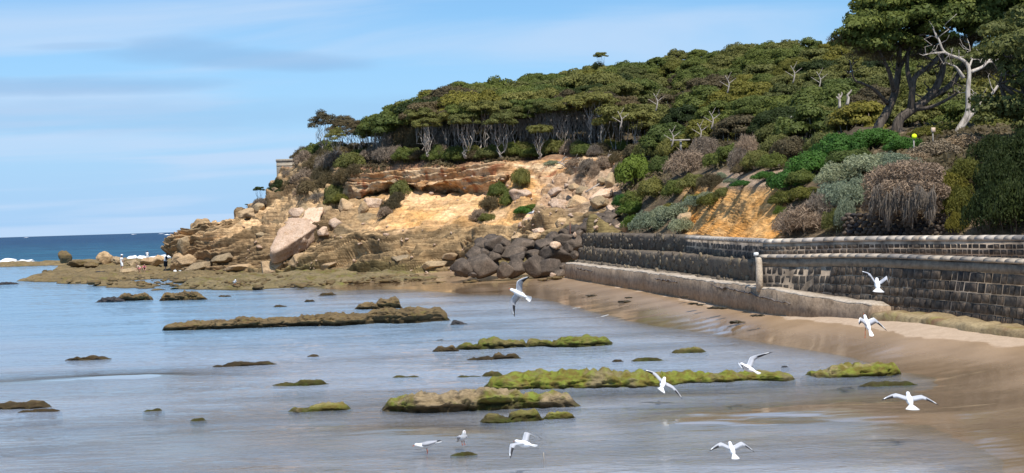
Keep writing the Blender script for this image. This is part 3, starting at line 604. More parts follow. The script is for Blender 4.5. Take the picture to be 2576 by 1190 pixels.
def put_boulder(x0, x1, y0, y1, depth, seed, mat, label, group, name='boulder', cat='boulder', dz=1.0, roll=0.0, yaw=None, sub=4, rough=0.06, planes=11, grow=1.06, dlo=0.60):
    pc = P((x0 + x1) / 2, (y0 + y1) / 2, depth); k = depth / F
    w_, h_ = (x1 - x0) * k, (y1 - y0) * k
    me = boulder_mesh(name, (w_ * grow, max(w_, h_) * dz, h_ * grow), seed, mat, sub=sub, rough=rough, planes=planes, dlo=dlo)
    o = obj(name, me, None, pc + np.array([0, max(w_, h_) * dz * 0.25, 0])); o.rotation_euler = (0, roll, 0)
    return tag(o, label, cat, group)
# basalt pile: boxes read from the photograph (zoom3 pixels -> image pixels)
def z3(b): return (1073.3 + .3833 * b[0], 1073.3 + .3833 * b[1], 322 + .3833 * b[2], 322 + .3833 * b[3])
BAS = [(185,300,865,978),(260,365,785,870),(280,465,835,978),(375,505,722,800),(435,525,768,835),(462,565,885,978),(538,645,855,978),(500,655,775,880),(555,705,722,800),(635,785,848,978),(690,825,738,825),(738,805,778,845),(715,885,865,975),(745,950,765,880),(828,960,698,765),(885,1025,708,825),(645,745,798,875),(948,1003,812,868),(858,925,888,948),(838,915,932,978),(395,485,815,885),(865,945,665,725),(935,1025,638,705),(995,1085,625,690),(965,1028,672,725),(1055,1135,618,682),(1085,1185,636,690),(1135,1215,588,645),(1155,1245,558,612),(1200,1272,605,682),(1215,1283,538,592),(1165,1222,538,582),(275,325,942,980),(325,425,795,855),(555,645,825,885),(470,560,735,790),(785,860,690,745),(330,400,850,905),(900,960,760,830),(1075,1150,570,625),(1030,1090,590,640)]
BAS_DEPTH = lambda y: float(np.interp(y, [535, 570, 600, 640, 697], [96.0, 93.6, 92.2, 91.0, 88.5]))
rowname = lambda y: 'bottom row' if y > 660 else ('middle' if y > 622 else 'upper part')
items = sorted([z3(b) for b in BAS], key=lambda b: (rowname((b[2] + b[3]) / 2), b[0])); cnt = {}
for i, b in enumerate(items):
    yc = (b[2] + b[3]) / 2; rn = rowname(yc); cnt[rn] = cnt.get(rn, 0) + 1
    put_boulder(*b, BAS_DEPTH(yc) + (0.0 if rn != 'bottom row' else -0.3), 100 + i, MT['basalt'], 'dark basalt boulder in the %s of the pile, %s from the left' % (rn, nth(cnt[rn])), 'dark basalt boulders piled at the end of the sea wall', roll=random.uniform(-0.25, 0.25), rough=0.010, planes=9, dz=1.1, grow=1.25, dlo=0.58)
BB = [z3(b) for b in BAS]; fill = 0
rr_ = random.Random(5)
FX = sorted(rr_.uniform(1150, 1540) for _ in range(46))
while fill < 46:      # smaller boulders wedged behind and between the large ones
    x = FX[fill]; top = np.interp(x, [1150, 1210, 1300, 1420, 1480, 1545], [668, 602, 600, 575, 555, 535]); bot = np.interp(x, [1150, 1420, 1440, 1475, 1545], [690, 690, 640, 585, 578])
    y = rr_.uniform(top, bot); w_ = rr_.uniform(24, 52); h_ = w_ * rr_.uniform(0.6, 0.9); fill += 1
    put_boulder(x - w_ / 2, x + w_ / 2, y - h_ / 2, y + h_ / 2, BAS_DEPTH(y) + 1.0, 300 + fill, MT['basalt'], 'small dark basalt stone wedged between the pile boulders, %s small one from the left' % nth(fill), 'small basalt stones wedged in the boulder pile', sub=3, rough=0.010, dlo=0.58)
for b, lab in (((810, 882, 745, 800), 'tan angular stone lying on the dark basalt pile'), ((805, 850, 950, 985), 'tan stone at the foot of the basalt pile beside the concrete footing'), ((955, 985, 682, 722), 'small white stone resting near the rusty pole'), ((1092, 1130, 640, 665), 'white slab lying on the upper basalt boulders')):
    q = z3(b); put_boulder(*q, BAS_DEPTH((q[2] + q[3]) / 2) - 1.0, sum(map(ord, lab)) % 97 + 500, MT['pale'], lab, None, dz=0.8, sub=3)
# pale fallen rocks on the slope (image px boxes)
PALE = [((797,844,509,568),'upright tan rock right of the huge leaning slab','ochre',0.1),((727,775,519,549),'flat pale rock left behind the huge leaning slab','pale',0.1),((846,893,500,537),'layered pale rock under the left cave','ochre',0.1),((914,962,492,532),'rounded pale boulder under the overhanging lip','pale',0),((899,926,508,541),'narrow tan rock beside the rounded pale boulder','ochre',0),((797,832,570,597),'small pale stone right of the huge slab base','pale',0.2),((826,864,547,581),'pale tilted stone below the upright tan rock','pale',-0.3),((724,799,626,688),'tan boulder below the huge leaning slab','ochre',-0.3),((643,727,654,695),'low tan boulder at the cliff foot left of the huge slab','ochre',-0.1),((597,640,523,550),'pale boulder on the skyline behind the headland tip','ochre',-0.2),((632,672,506,540),'grey brown boulder under the small lone tree','grey_ochre',-0.2),
 ((1283,1346,476,511),'pale rounded boulder beside the dark shrub on the cliff face','pale',0.05),((1379,1427,499,534),'pale blocky rock in the middle of the rockfall','pale',0),((1425,1481,490,527),'grey tan rock right of the pale blocky rock','ochre',0),((1482,1546,474,508),'pale layered slab at the top right of the rockfall','pale',-0.25),((1479,1534,493,527),'grey boulder under the pale layered slab','grey_ochre',0),((1525,1553,513,536),'small white stone at the right end of the rockfall','pale',0),((1310,1350,545,569),'pale stone at the foot of the rockfall left side','pale',0),((1364,1396,543,572),'pale upright stone beside the long sloping slab','pale',0.2),((1360,1396,530,546),'flat pale stone above the upright stone','pale',0),((1287,1320,585,608),'tan stone on the ledge left of the basalt pile','ochre',0),((1325,1366,585,604),'flat tan stone touching the top of the basalt pile','ochre',0),((1502,1527,444,466),'brown rock under the clifftop edge of the rockfall','grey_ochre',0),((1521,1550,432,477),'tall grey rock beside the dry shrub at the rockfall top','grey_ochre',0.1),((1448,1482,468,496),'grey rock near the fallen branch of the rockfall','grey_ochre',0),((1340,1380,515,540),'tan rock beside the green patch in the rockfall','ochre',0),((1380,1420,470,492),'flat pinkish slab high in the rockfall','pale',-0.15),((1552,1610,550,590),'pale mound of rock behind the rubble wall end','pale',-0.3),((1700,1746,529,594),'craggy orange rock at the left end of the orange bank','ochre',0),((1335,1375,572,592),'pale stone right of the rockfall foot stone','pale',0.1),((1395,1425,548,575),'tan stone left under the long sloping slab','ochre',0),((1430,1462,462,485),'tan rock high in the middle of the rockfall','ochre',0.2)]
for i, (b, lab, m_, rl) in enumerate(PALE):
    c_ = on_slope((b[0] + b[1]) / 2, (b[2] + b[3]) / 2); d_ = proj(c_)[2]
    big = b[1] - b[0] > 70
    put_boulder(*b, d_ - 1.5, 600 + i * 3, MT[m_], lab, None, name='fallen_rock', cat='rock', roll=rl, dz=0.9, sub=5 if big else 4, rough=0.05, planes=9)
# faceted slabs whose outline is known: planes through the outline edges, a flat face and a back
def slab_rock(outl, d_bot, d_top, thick, nrm, seed, mat, label, rough=0.02):
    ox = sum(p[0] for p in outl) / len(outl); outl = [(ox + (p[0] - ox) * 1.12, p[1]) for p in outl]; ys = [p[1] for p in outl]; y0, y1 = min(ys), max(ys)
    W = np.array([P(x, y, d_top + (d_bot - d_top) * (y - y0) / (y1 - y0)) for x, y in outl]); c0 = W.mean(0)
    q = W - c0; _, _, vt = np.linalg.svd(q); fn = vt[2]; fn = fn if fn @ np.asarray(nrm) > 0 else -fn
    cen = c0 - fn * thick * 0.5; pl = [(fn, thick * 0.5), (-fn, thick * 0.5)]
    for i in range(len(W)):
        a, b = W[i], W[(i + 1) % len(W)]; e_ = np.cross(b - a, fn); e_ /= np.linalg.norm(e_); m = (a + b) / 2 - cen
        if e_ @ m < 0: e_ = -e_
        pl.append((e_, e_ @ m))
    V, Fc = ICO[5]; nn = np.array([p[0] for p in pl]); dd = np.array([p[1] for p in pl]); qq = (V @ nn.T) / dd; sh = 30 / np.median(qq.max(1)); qm = qq.max(1)
    rr = 1 / (qm + np.log(np.exp(sh * (qq - qm[:, None])).sum(1)) / sh); X = V * rr[:, None] * 1.05
    X = X + V * (fbm(X * 1.3, 5, seed) * rough * 3.2)[:, None]
    return tag(obj('fallen_rock', mesh('fallen_rock', X, Fc, mat, False), None, cen), label, 'rock')
slab_rock([(728,550),(761,547),(797,556),(795,571),(755,597),(712,631),(684,630),(694,603)], 120.2, 124.0, 1.5, (-.3, -.6, .7), 3, MT['pale'], 'huge pale flat faced slab of fallen rock leaning on the strata ledges', 0.05)
slab_rock([(760,552),(776,522),(808,524),(800,558),(785,566)], 123.2, 125.0, 1.3, (-.3, -.6, .7), 5, MT['pale'], 'pale block perched on top of the huge leaning slab', 0.05)
slab_rock([(1405,567),(1420,556),(1462,528),(1498,518),(1506,527),(1470,556),(1430,573)], 104.0, 106.5, 0.9, (-.3, -.6, .7), 7, MT['pale'], 'long pale slab sloping up to the right in the rockfall', 0.05)
# loose rubble on the rockfall and slope
def rubble():
    parts_V, parts_F, n = [], [], 0; V0, F0 = ICO[2]; r_ = np.random.default_rng(3)
    RP = []
    for k in range(6):
        me_ = boulder_mesh('tmp', (2, 2, 2), 70 + k, None, 6, 2, 0.0); RP.append(np.array([v.co[:] for v in me_.vertices])); bpy.data.meshes.remove(me_)
    for i in range(170):
        if i < 70: px = r_.uniform(1300, 1550); py = r_.uniform(440, 585)
        elif i < 150: px = r_.uniform(600, 1250); py = r_.uniform(560, 690)
        else: px = r_.uniform(1000, 1300); py = r_.uniform(425, 500)
        p = surf_px(px, py); s = r_.uniform(0.07, 0.22) * (1.0 if r_.random() < 0.85 else 1.9)
        q = RP[i % 6] * np.array([1, 0.9, 0.6]) * s; a_ = r_.uniform(0, 6.28); q = np.stack([q[:, 0] * math.cos(a_) - q[:, 2] * math.sin(a_) * .5, q[:, 1], q[:, 2] + q[:, 0] * math.sin(a_) * .4], -1)
        parts_V.append(q + p); parts_F.append(F0 + n); n += len(V0)
    o = obj('rubble', mesh('rubble', np.vstack(parts_V), np.vstack(parts_F), MT['pale'])); tag(o, 'loose pale stones scattered over the rockfall and slope', kind='stuff')
rubble()
# ledge slabs of the strata at the cliff foot
def slab(px, py, wpx, hpx, d, seed, mat, label, tilt):
    c_ = P(px, py, d); k = d / F; L, H = wpx * k, hpx * k
    me = boulder_mesh('tilted_rock', (L * 0.7, L * 0.5, H * 1.25), seed, mat, 7, 4, 0.012)
    o = obj('tilted_rock', me, None, c_); o.rotation_euler = (random.uniform(-0.2, 0.35), tilt, -0.55 + random.uniform(-0.3, 0.3))
    return tag(o, label, 'rock', 'tilted rock slabs along the cliff foot')
SL = sorted([(500,672,120,20),(560,650,110,22),(470,655,70,24),(600,676,130,18),(660,640,90,20),(540,620,80,26),(620,610,90,22),(840,660,130,20),(900,640,120,20),(960,668,150,18),(1020,650,140,18),(1090,668,110,18),(1060,630,110,16),(880,690,140,14),(980,692,150,12),(1100,690,90,14),(760,688,120,14),(860,612,90,16),(940,615,80,14),(1130,645,80,20),(800,640,60,18),(1000,600,90,12),(1150,615,70,14),(480,625,60,26),(580,585,70,26),(660,590,60,22)])
SL = SL[::2]
for i, (a, b, c_, d_) in enumerate(SL):
    dd = proj(on_slope(a, b))[2]
    slab(a, b, c_, d_, dd - 0.3, 40 + i, MT['grey_ochre'] if i % 3 else MT['ochre'], 'tilted layered sandstone slab at the cliff foot, %s from the left' % nth(i + 1), -0.16 + random.uniform(-0.06, 0.06))
# headland tip crags and reef rocks
TIP = [((424,474,632,684),'ochre','low tan block at the foot of the headland prow'),((438,482,588,640),'grey_ochre','leaning layered block forming the headland prow')]
for i, (b, m_, lab) in enumerate(TIP):
    put_boulder(*b, 132.4, 907 + i, MT[m_], lab, None, name='crag', cat='rock', dz=1.2, sub=5, rough=0.03, planes=8, roll=-0.3)
REEFR = [((140,178,632,668),'craggy pointed rock standing at the left end of the reef','brown_rock',-0.3),((165,218,652,674),'low brown rock right of the pointed reef rock','brown_rock',0.1),((232,280,631,667),'rounded tan boulder standing on the reef','ochre',0),((276,312,642,667),'darker rock touching the rounded tan reef boulder','grey_ochre',0),((205,245,657,676),'low brown hump between the two reef rocks','brown_rock',0),((318,352,655,673),'low tan rock behind the children on the reef','grey_ochre',0),((348,405,648,674),'tan rock heap behind the children on the reef','ochre',-0.1),((384,420,644,668),'pale rock close to the headland tip on the reef','ochre',0.2),((322,346,672,687),'low tan rock left of the crouching children','grey_ochre',0),((425,462,668,681),'brown rock at the foot of the headland tip','grey_ochre',0.2),((240,262,682,690),'small dark rock on the flat reef','black_rock',0),((295,345,676,688),'flat tan rock slab on the reef beside the dark hat person','grey_ochre',0)]
for i, (b, lab, m_, rl) in enumerate(REEFR):
    d_ = proj(G((b[0] + b[1]) / 2, b[3], 0.25))[2]
    put_boulder(*b, d_, 950 + i * 7, MT[m_], lab, None, name='reef_rock', cat='rock', roll=rl, dz=0.9, sub=4, rough=0.08, planes=12)
def reef_stones():
    r_ = np.random.default_rng(31); RP = []; Vs, Fs, n = [], [], 0; F0 = ICO[2][1]
    for k in range(6):
        me_ = boulder_mesh('tmp', (2, 2, 2), 170 + k, None, 6, 2, 0.0); RP.append(np.array([v.co[:] for v in me_.vertices])); bpy.data.meshes.remove(me_)
    for i in range(620):
        x = r_.uniform(110, 1150); y0 = float(np.interp(x, [100, 300, 640, 900, 1150], [680, 674, 692, 692, 692])); y1 = float(np.interp(x, [100, 240, 420, 760, 1000, 1150], [700, 716, 724, 720, 709, 700])); y = r_.uniform(y0, y1); s_ = r_.uniform(0.05, 0.22) * (1.8 if r_.random() < 0.08 else 1)
        q = RP[i % 6] * np.array([1.4, 1.1, 0.5]) * s_; Vs.append(q + G(x, y, 0.22) + np.array([0, 0, r_.uniform(-.05, .08)])); Fs.append(F0 + n); n += len(q)
    tag(obj('reef_stones', mesh('reef_stones', np.vstack(Vs), np.vstack(Fs), MT['brown_rock'])), 'loose brown stones strewn over the reef platforms', kind='stuff')
reef_stones()
# ------------------------------------------------------------------ rocks standing in the water
def tidal_rock(spans, yb, seed, mat, label, dfac=0.3, name='tidal_rock', ledge=0.5):
    """spans: list of (x0, x1, ytop): ridge outline along the rock; yb image y of the water line in front"""
    x0 = min(s[0] for s in spans); x1 = max(s[1] for s in spans); c0 = G((x0 + x1) / 2, yb, 0.0); d = proj(c0)[2]; k = d / F
    L = (x1 - x0) * k; hpx = yb - min(s[2] for s in spans); Dp = max(min(L * dfac, d * d * 0.62 * hpx / (4 * F - 0.62 * hpx * d)), 0.2)
    NUx, NVx = int(np.clip(L * 24, 48, 260)), int(np.clip((Dp + 0.8) * 30, 34, 90))
    U, Wv = np.meshgrid(np.linspace(-1.0, 1.0, NUx), np.linspace(-1.0, 1.0, NVx), indexing='ij'); X = U * L / 2; px = (x0 + x1) / 2 + X / k
    s3 = np.stack([X * 0.9 + seed * 3.7, 0 * X, 0 * X], -1)
    wid = Dp / 2 * np.clip(1 - np.abs(U) ** 3.5, 0, 1) ** 0.5 * np.clip(0.9 + 0.35 * fbm(s3, 3, seed + 1), 0.4, 1.5); ctr = 0.22 * Dp * fbm(s3 * 0.7 + 5, 2, seed + 2)
    hh = np.zeros_like(X)
    for (a, b, t) in spans:
        e = min(0.30 * (b - a), 28); w_ = sstep(px, a, a + e) * (1 - sstep(px, b - e, b)); yl = ctr + Dp * 0.5 
        rec = 4 * F * (1 / d - 1 / (d + np.maximum(yl, 0.02) * 0.8)); hh = np.maximum(hh, np.maximum((yb - t) - rec, 2.5) * k * w_)
    hh = (0.84 if ledge > 0.65 else 0.58) * hh * np.clip(0.95 + 0.16 * fbm(s3 * 1.3 + 11, 3, seed + 3), 0.6, 1.3); hmax = float(hh.max())
    th = Wv * np.pi * 0.5; ex = 0.36 if ledge > 0.4 else 0.6
    und = 1 - (0.26 if ledge > 0.4 else 0.10) * sstep(np.abs(Wv), 0.80, 1.0)
    Y = ctr + wid * np.sin(th) * und; Z = (hh + 0.10) * np.cos(th) ** ex - 0.10
    Q = np.stack([X, Y, Z], -1); q3 = Q + np.array([seed * 3.7, 0, 0]); sc = min(1.0, hmax / 0.35 + 0.15)
    out = np.stack([0 * X, np.sin(th), np.cos(th) * 0.7], -1)
    n1 = fbm(q3 * np.array([1.3, 1.6, 2.2]), 4, seed + 4); n2 = fbm(q3 * np.array([4.5, 5, 8]), 4, seed + 5)
    lay = (Z + 0.10 * X * 0.3 + 0.07 * n1) / (0.10 + 0.05 * (ledge > 0.4)); lf = lay - np.floor(lay); lr = noise(np.stack([np.floor(lay) * 0.77 + seed, X * 0.4, 0 * X + 0.5], -1))
    n3 = 0.5 - np.abs(fbm(q3 * np.array([2.2, 2.6, 4]), 4, seed + 7)); dsp = (0.06 * n1 + 0.12 * n2 + 0.11 * n3) * sc + ledge * 0.20 * sc * (lr * 0.6 + (lf - 0.5) * 0.7) * np.abs(np.sin(th)) ** 0.7
    Q = Q + out * dsp[..., None] * np.clip(1 - np.abs(U) ** 8, 0, 1)[..., None]
    Q[..., 0] += 0.10 * sc * fbm(q3 * 2.3 + 31, 3, seed + 6)
    o = obj(name, mesh(name, Q.reshape(-1, 3), grid_faces(NUx, NVx), mat, False), None, c0 + np.array([0, Dp * 0.5, 0]))
    return tag(o, label, 'rock', 'weed covered rocks standing in the shallow water')
TR = [
 ([(395,700,800),(560,950,792),(900,1130,777),(1040,1125,775)],822,'brown_rock','long low brown rock shelf, largest in the middle of the lagoon',.16),
 ([(890,960,762),(930,1020,749)],778,'brown_rock','short brown rock just behind the long brown shelf',.35),
 ([(1128,1177,800)],818,'black_rock','small smooth black rock right of the long brown shelf',.6),
 ([(236,312,739)],760,'black_rock','dark hump at the left end of the rocks before the reef',.5),
 ([(280,388,737)],757,'brown_rock','brown rock between the dark hump and the long far rock',.3),
 ([(392,522,733),(392,450,736)],756,'brown_rock','long far brown rock nearest the reef',.3),
 ([(1140,1215,853),(1190,1335,838),(1320,1400,846),(1380,1553,839)],876,'moss_rock','dark layered rock with mossy base in mid lagoon',.22),
 ([(1170,1260,897),(1230,1320,886)],906,'brown_rock','thin brown rock in front of the dark layered rock',.25),
 ([(1690,1785,870)],890,'moss_rock','small green rock nearest the beach water edge',.4),
 ([(1588,1675,894)],908,'moss_rock','small flat oval green rock alone in the water',.4),
 ([(1210,1420,916),(1330,1560,908),(1480,1720,924),(1620,2020,932)],976,'green_rock','largest bright green algae rock with tan top',.2),
 ([(1145,1215,940),(1205,1268,934)],949,'moss_rock','small green rocks at the left of the largest green rock',.3),
 ([(2025,2130,928),(2080,2285,903)],948,'green_rock','flat green algae rock near the right sand',.35),
 ([(2160,2315,957)],972,'moss_rock','thin green weed rock in front of the flat green rock by the sand',.25),
 ([(950,1130,983),(1080,1330,981),(1280,1462,988)],1036,'tan_rock','large layered tan rock with green fringe in the foreground',.24),
 ([(1200,1290,1040),(1270,1372,1014)],1062,'moss_rock','dark rock in front of the large layered tan rock',.45),
 ([(1370,1452,1019)],1053,'green_rock','small bright green rock right of the dark front rock',.5),
 ([(722,790,1022),(760,882,1005)],1036,'green_rock','pointed green rock left of the large layered tan rock',.35),
 ([(680,740,961),(730,826,951)],969,'moss_rock','flat green brown rock in the left middle water',.25),
 ([(528,610,914),(560,697,908)],922,'brown_rock','thin brown rock left of the lagoon centre',.22),
 ([(160,278,896)],905,'brown_rock','thin flat brown rock in the left water',.2),
 ([(-30,125,1010)],1027,'brown_rock','brown rock cut by the left edge of the picture',.3),
 ([(38,155,1030)],1039,'brown_rock','thin dark rock below the rock at the left edge',.2),
 ([(354,412,1024)],1036,'moss_rock','tiny green brown rock in the left foreground water',.4),
 ([(476,520,1051)],1060,'moss_rock','tiny sunken green rock in the left foreground',.5),
 ([(974,1062,940)],951,'moss_rock','small green rock left of the largest green rock pair',.25),
 ([(1134,1202,1130)],1146,'moss_rock','little rock under the standing gull in front',.5),
 ([(1092,1132,852)],859,'brown_rock','tiny dark rock left of the dark layered rock',.4),
 ([(1088,1152,868)],884,'brown_rock','scattered dark stones left below the dark layered rock',.4),
 ([(768,806,893)],898,'brown_rock','tiny dark rock in open water behind the thin brown rock',.4),
 ([(762,792,753)],760,'brown_rock','tiny dark rock left behind the short brown rock',.5),
 ([(798,846,737)],743,'brown_rock','low dark rock near the beach edge in the far water',.4),
 ([(684,724,767)],772,'brown_rock','row of tiny dark stones in the far water',.3),
 ([(-20,45,707)],716,'black_rock','black rock at the left edge before the reef',.5),
 ([(1540,1572,903)],909,'brown_rock','tiny brown rock left of the small oval green rock',.4),
 ([(545,580,741)],747,'brown_rock','tiny dark rock right of the long far brown rock',.4),
 ([(955,1000,1020)],1032,'brown_rock','tiny dark stone left of the large layered tan rock',.4),
 ([(1968,1990,918)],926,'black_rock','tiny black stone in the water beyond the largest green rock',.6),
]
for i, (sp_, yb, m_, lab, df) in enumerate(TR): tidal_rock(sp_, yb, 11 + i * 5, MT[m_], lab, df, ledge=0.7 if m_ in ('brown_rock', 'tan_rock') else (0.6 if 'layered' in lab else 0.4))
#PART4
# ------------------------------------------------------------------ sea walls
class Path:
    def __init__(s, pts):      # pts: (px, py, depth) of the reference line
        w = np.array([P(*p) for p in pts]); s.z = w[:, 2]
        q = smooth_path(w, 10) if len(w) > 2 else np.array([w[0] + (w[1] - w[0]) * t for t in np.linspace(0, 1, 20)])
        s.q = q; seg = np.linalg.norm(np.diff(q[:, :2], axis=0), axis=1); s.s = np.concatenate([[0], np.cumsum(seg)]); s.L = s.s[-1]
    def at(s, t):
        p = np.array([np.interp(t, s.s, s.q[:, i]) for i in range(3)]); e = 0.15
        a = np.array([np.interp(min(t + e, s.L), s.s, s.q[:, i]) for i in range(2)]); b = np.array([np.interp(max(t - e, 0), s.s, s.q[:, i]) for i in range(2)])
        tg = (a - b) / np.linalg.norm(a - b); n = np.array([-tg[1], tg[0]])
        if n @ (p[:2]) > 0: n = -n          # towards the camera side
        return p, np.array([tg[0], tg[1], 0]), np.array([n[0], n[1], 0])
def sweep(path, prof, t0, t1, step, jit=0.0, seed=0):
    """prof: list of (offset toward viewer, z offset) closed loop"""
    ts = np.linspace(t0, t1, max(2, int((t1 - t0) / step) + 1)); n = len(prof); V = []
    for t in ts:
        p, tg, nn = path.at(t)
        for (o_, z_) in prof: V.append(p + nn * o_ + np.array([0, 0, z_]))
    V = np.array(V)
    if jit: V = V + np.stack([fbm(V * 1.7 + 3 * i, 3, seed) for i in range(3)], -1) * jit
    k = len(ts); Fc = []
    for i in range(k - 1):
        for j in range(n): Fc.append((i * n + j, (i + 1) * n + j, (i + 1) * n + (j + 1) % n, i * n + (j + 1) % n))
    Fc.append(tuple(range(n))); Fc.append(tuple((k - 1) * n + j for j in reversed(range(n))))
    return V, Fc
def child(name, V, Fc, mat, parent, base, smooth=False):
    return obj(name, mesh(name, np.asarray(V) - base, Fc, mat, smooth), parent)
def block_piece(path, t0, t1, z0, z1, proud, lean, base, parent, mat, rnd, name='block', batter=0.0):
    """one bevelled stone: z0 lower edge, z1 upper edge relative to the path line"""
    g = rnd.uniform(0.009, 0.019); V = []
    b = 0.025
    for (off, ins) in ((-0.15, 0.0), (proud - b, 0.0), (proud, b)):
        for (tt, zz) in ((t0 + g + ins, z0 + g + ins), (t1 - g - ins, z0 + g + ins), (t1 - g - ins, z1 - g - ins), (t0 + g + ins, z1 - g - ins)):
            tt2 = tt + lean * (zz - z0) ; p, tg, nn = path.at(min(max(tt2, 0), path.L)); V.append(p + nn * (off - batter * zz) + np.array([0, 0, zz]))
    V = np.array(V); V[8:] += rnd.normal(size=(4, 3)) * 0.008
    if proj(V[:1])[0][0] > 2660: FARB.setdefault(parent.name, []).append((V - base, [(8, 9, 10, 11)] + [(a * 4 + i, a * 4 + (i + 1) % 4, a * 4 + 4 + (i + 1) % 4, a * 4 + 4 + i) for a in (0, 1) for i in range(4)])); return
    Fc = [(8, 9, 10, 11)] + [(a * 4 + i, a * 4 + (i + 1) % 4, a * 4 + 4 + (i + 1) % 4, a * 4 + 4 + i) for a in (0, 1) for i in range(4)]
    return child(name, V, Fc, mat, parent, base)
def coping_run(path, t0, t1, wd, rad, hgt, off, base, parent, mats, rnd, seed):
    """rounded coping stones laid along the wall; top at path z"""
    t = t0
    while t < t1 - 0.1:
        w_ = wd * rnd.uniform(0.75, 1.25); e = min(t + w_, t1)
        if t1 - e < 0.12: e = t1
        prof = []
        for a in np.linspace(-0.15 * np.pi, 1.0 * np.pi, 8): prof.append((off - rad + rad * math.cos(a) * 1.0, -hgt * 0.5 + hgt * 0.5 * math.sin(a)))
        j = rnd.uniform(-0.003, 0.003)
        prof = [(a + j, b + j) for a, b in prof]
        V, Fc = sweep(path, prof, t + 0.0035, e - 0.0035, 0.25, 0.003, seed)
        c_ = child('coping_stone', V, Fc, mats[0] if rnd.random() < 0.88 else mats[1], parent, base, False); t = e
rndw = np.random.default_rng(21); FARB = {}
# upper wall
UP = Path([(1724, 592, 67.8), (1800, 595.5, 60.0), (1880, 598.5, 54.2), (1908, 600, 52.0), (1950, 601, 51.0), (2150, 594.5, 48.3), (2360, 592.5, 44.8), (2576, 591.5, 41.3), (2720, 590, 39.0), (3100, 588, 34.0)])
pc = lambda path, px: float(np.interp(px, proj(path.q)[0], path.s))
tc_ = pc(UP, 1908)
base = UP.at(0)[0].copy(); base[2] = 2.2
uw = empty('sea_wall', base); tag(uw, 'upper bluestone sea wall with pale rounded coping along the promenade', 'wall')
V, Fc = sweep(UP, [(-0.006, -0.08), (-0.006, -0.85), (-0.45, -0.85), (-0.45, -0.1)], 0, UP.L, 0.3); child('mortar_core', V, Fc, MT['mortar'], uw, base)
coping_run(UP, 0, UP.L, 0.44, 0.22, 0.23, 0.045, base, uw, (MT['coping'], MT['coping_tan']), rndw, 3)
for c_i, (z1, z0) in enumerate(((-0.26, -0.52), (-0.52, -0.80))):
    t = 0.0
    while t < tc_: w_ = rndw.uniform(0.42, 0.62); block_piece(UP, t, min(t + w_, tc_), z0, z1, 0.0, 0, base, uw, MT['block'], rndw); t += w_
for c_i, (z1, z0) in enumerate(((-0.255, -0.42), (-0.42, -0.60), (-0.60, -0.80))):
    t = tc_ + 0.02
    while t < UP.L: w_ = rndw.uniform(0.15, 0.34); block_piece(UP, t, min(t + w_, UP.L), z0, z1, 0.006 + rndw.uniform(0, 0.012), rndw.uniform(-0.08, 0.05), base, uw, MT['block'] if rndw.random() < 0.7 else MT['block_brown'], rndw); t += w_
# lower wall
LO = Path([(1912, 640, 50.4), (1980, 640, 49.3), (2147, 637.5, 46.0), (2360, 643, 42.0), (2576, 651.5, 38.0), (2720, 658, 35.6), (3100, 677, 30.6)])
base = LO.at(0)[0].copy(); base[2] = 0.5
lw = empty('sea_wall', base); tag(lw, 'lower bluestone block sea wall with pale mortar rising from the sand', 'wall')
V, Fc = sweep(LO, [(0.010, -0.15), (0.245, -2.5), (-0.55, -2.5), (-0.55, -0.15)], 0, LO.L, 0.3); child('mortar_core', V, Fc, MT['mortar'], lw, base)
coping_run(LO, 0, LO.L, 0.5, 0.22, 0.19, 0.085, base, lw, (MT['coping_tan'], MT['coping']), rndw, 5)
V, Fc = sweep(LO, [(0.03, -0.18), (0.055, -0.42), (-0.3, -0.42), (-0.3, -0.18)], 0, LO.L, 0.12, 0.006, 4); child('stone_band', V, Fc, MT['band'], lw, base)
hs = [0.42, 0.72, 1.02, 1.31, 1.60, 1.90, 2.22]
for r_i in range(6):
    t = 0.02; z1, z0 = -hs[r_i], -hs[r_i + 1]
    while t < LO.L:
        px_ = proj(LO.at(t)[0])[0]
        w_ = rndw.uniform(0.26, 0.40) if (px_ < 2070 or px_ > 2420) else rndw.uniform(0.17, 0.36)
        lean = 0.0 if px_ < 2060 else rndw.uniform(0.05, 0.22)
        zz0 = z0 + rndw.uniform(-0.018, 0.018); w_ *= rndw.choice([0.8, 1.0, 1.0, 1.5])
        block_piece(LO, t, min(t + w_, LO.L), zz0, z1, (0.012 if px_ > 2070 else -0.005) + rndw.uniform(0, 0.02), lean, base, lw, MT['block'] if (px_ < 2080 or rndw.random() < 0.35) else MT['block_brown'], rndw, batter=0.10); t += w_
for nm_, pr in FARB.items():
    V, Fc = merge(pr); o = obj('block_courses', mesh('block_courses', V, Fc, MT['block_brown']), bpy.data.objects[nm_]); o['kind'] = 'stuff'
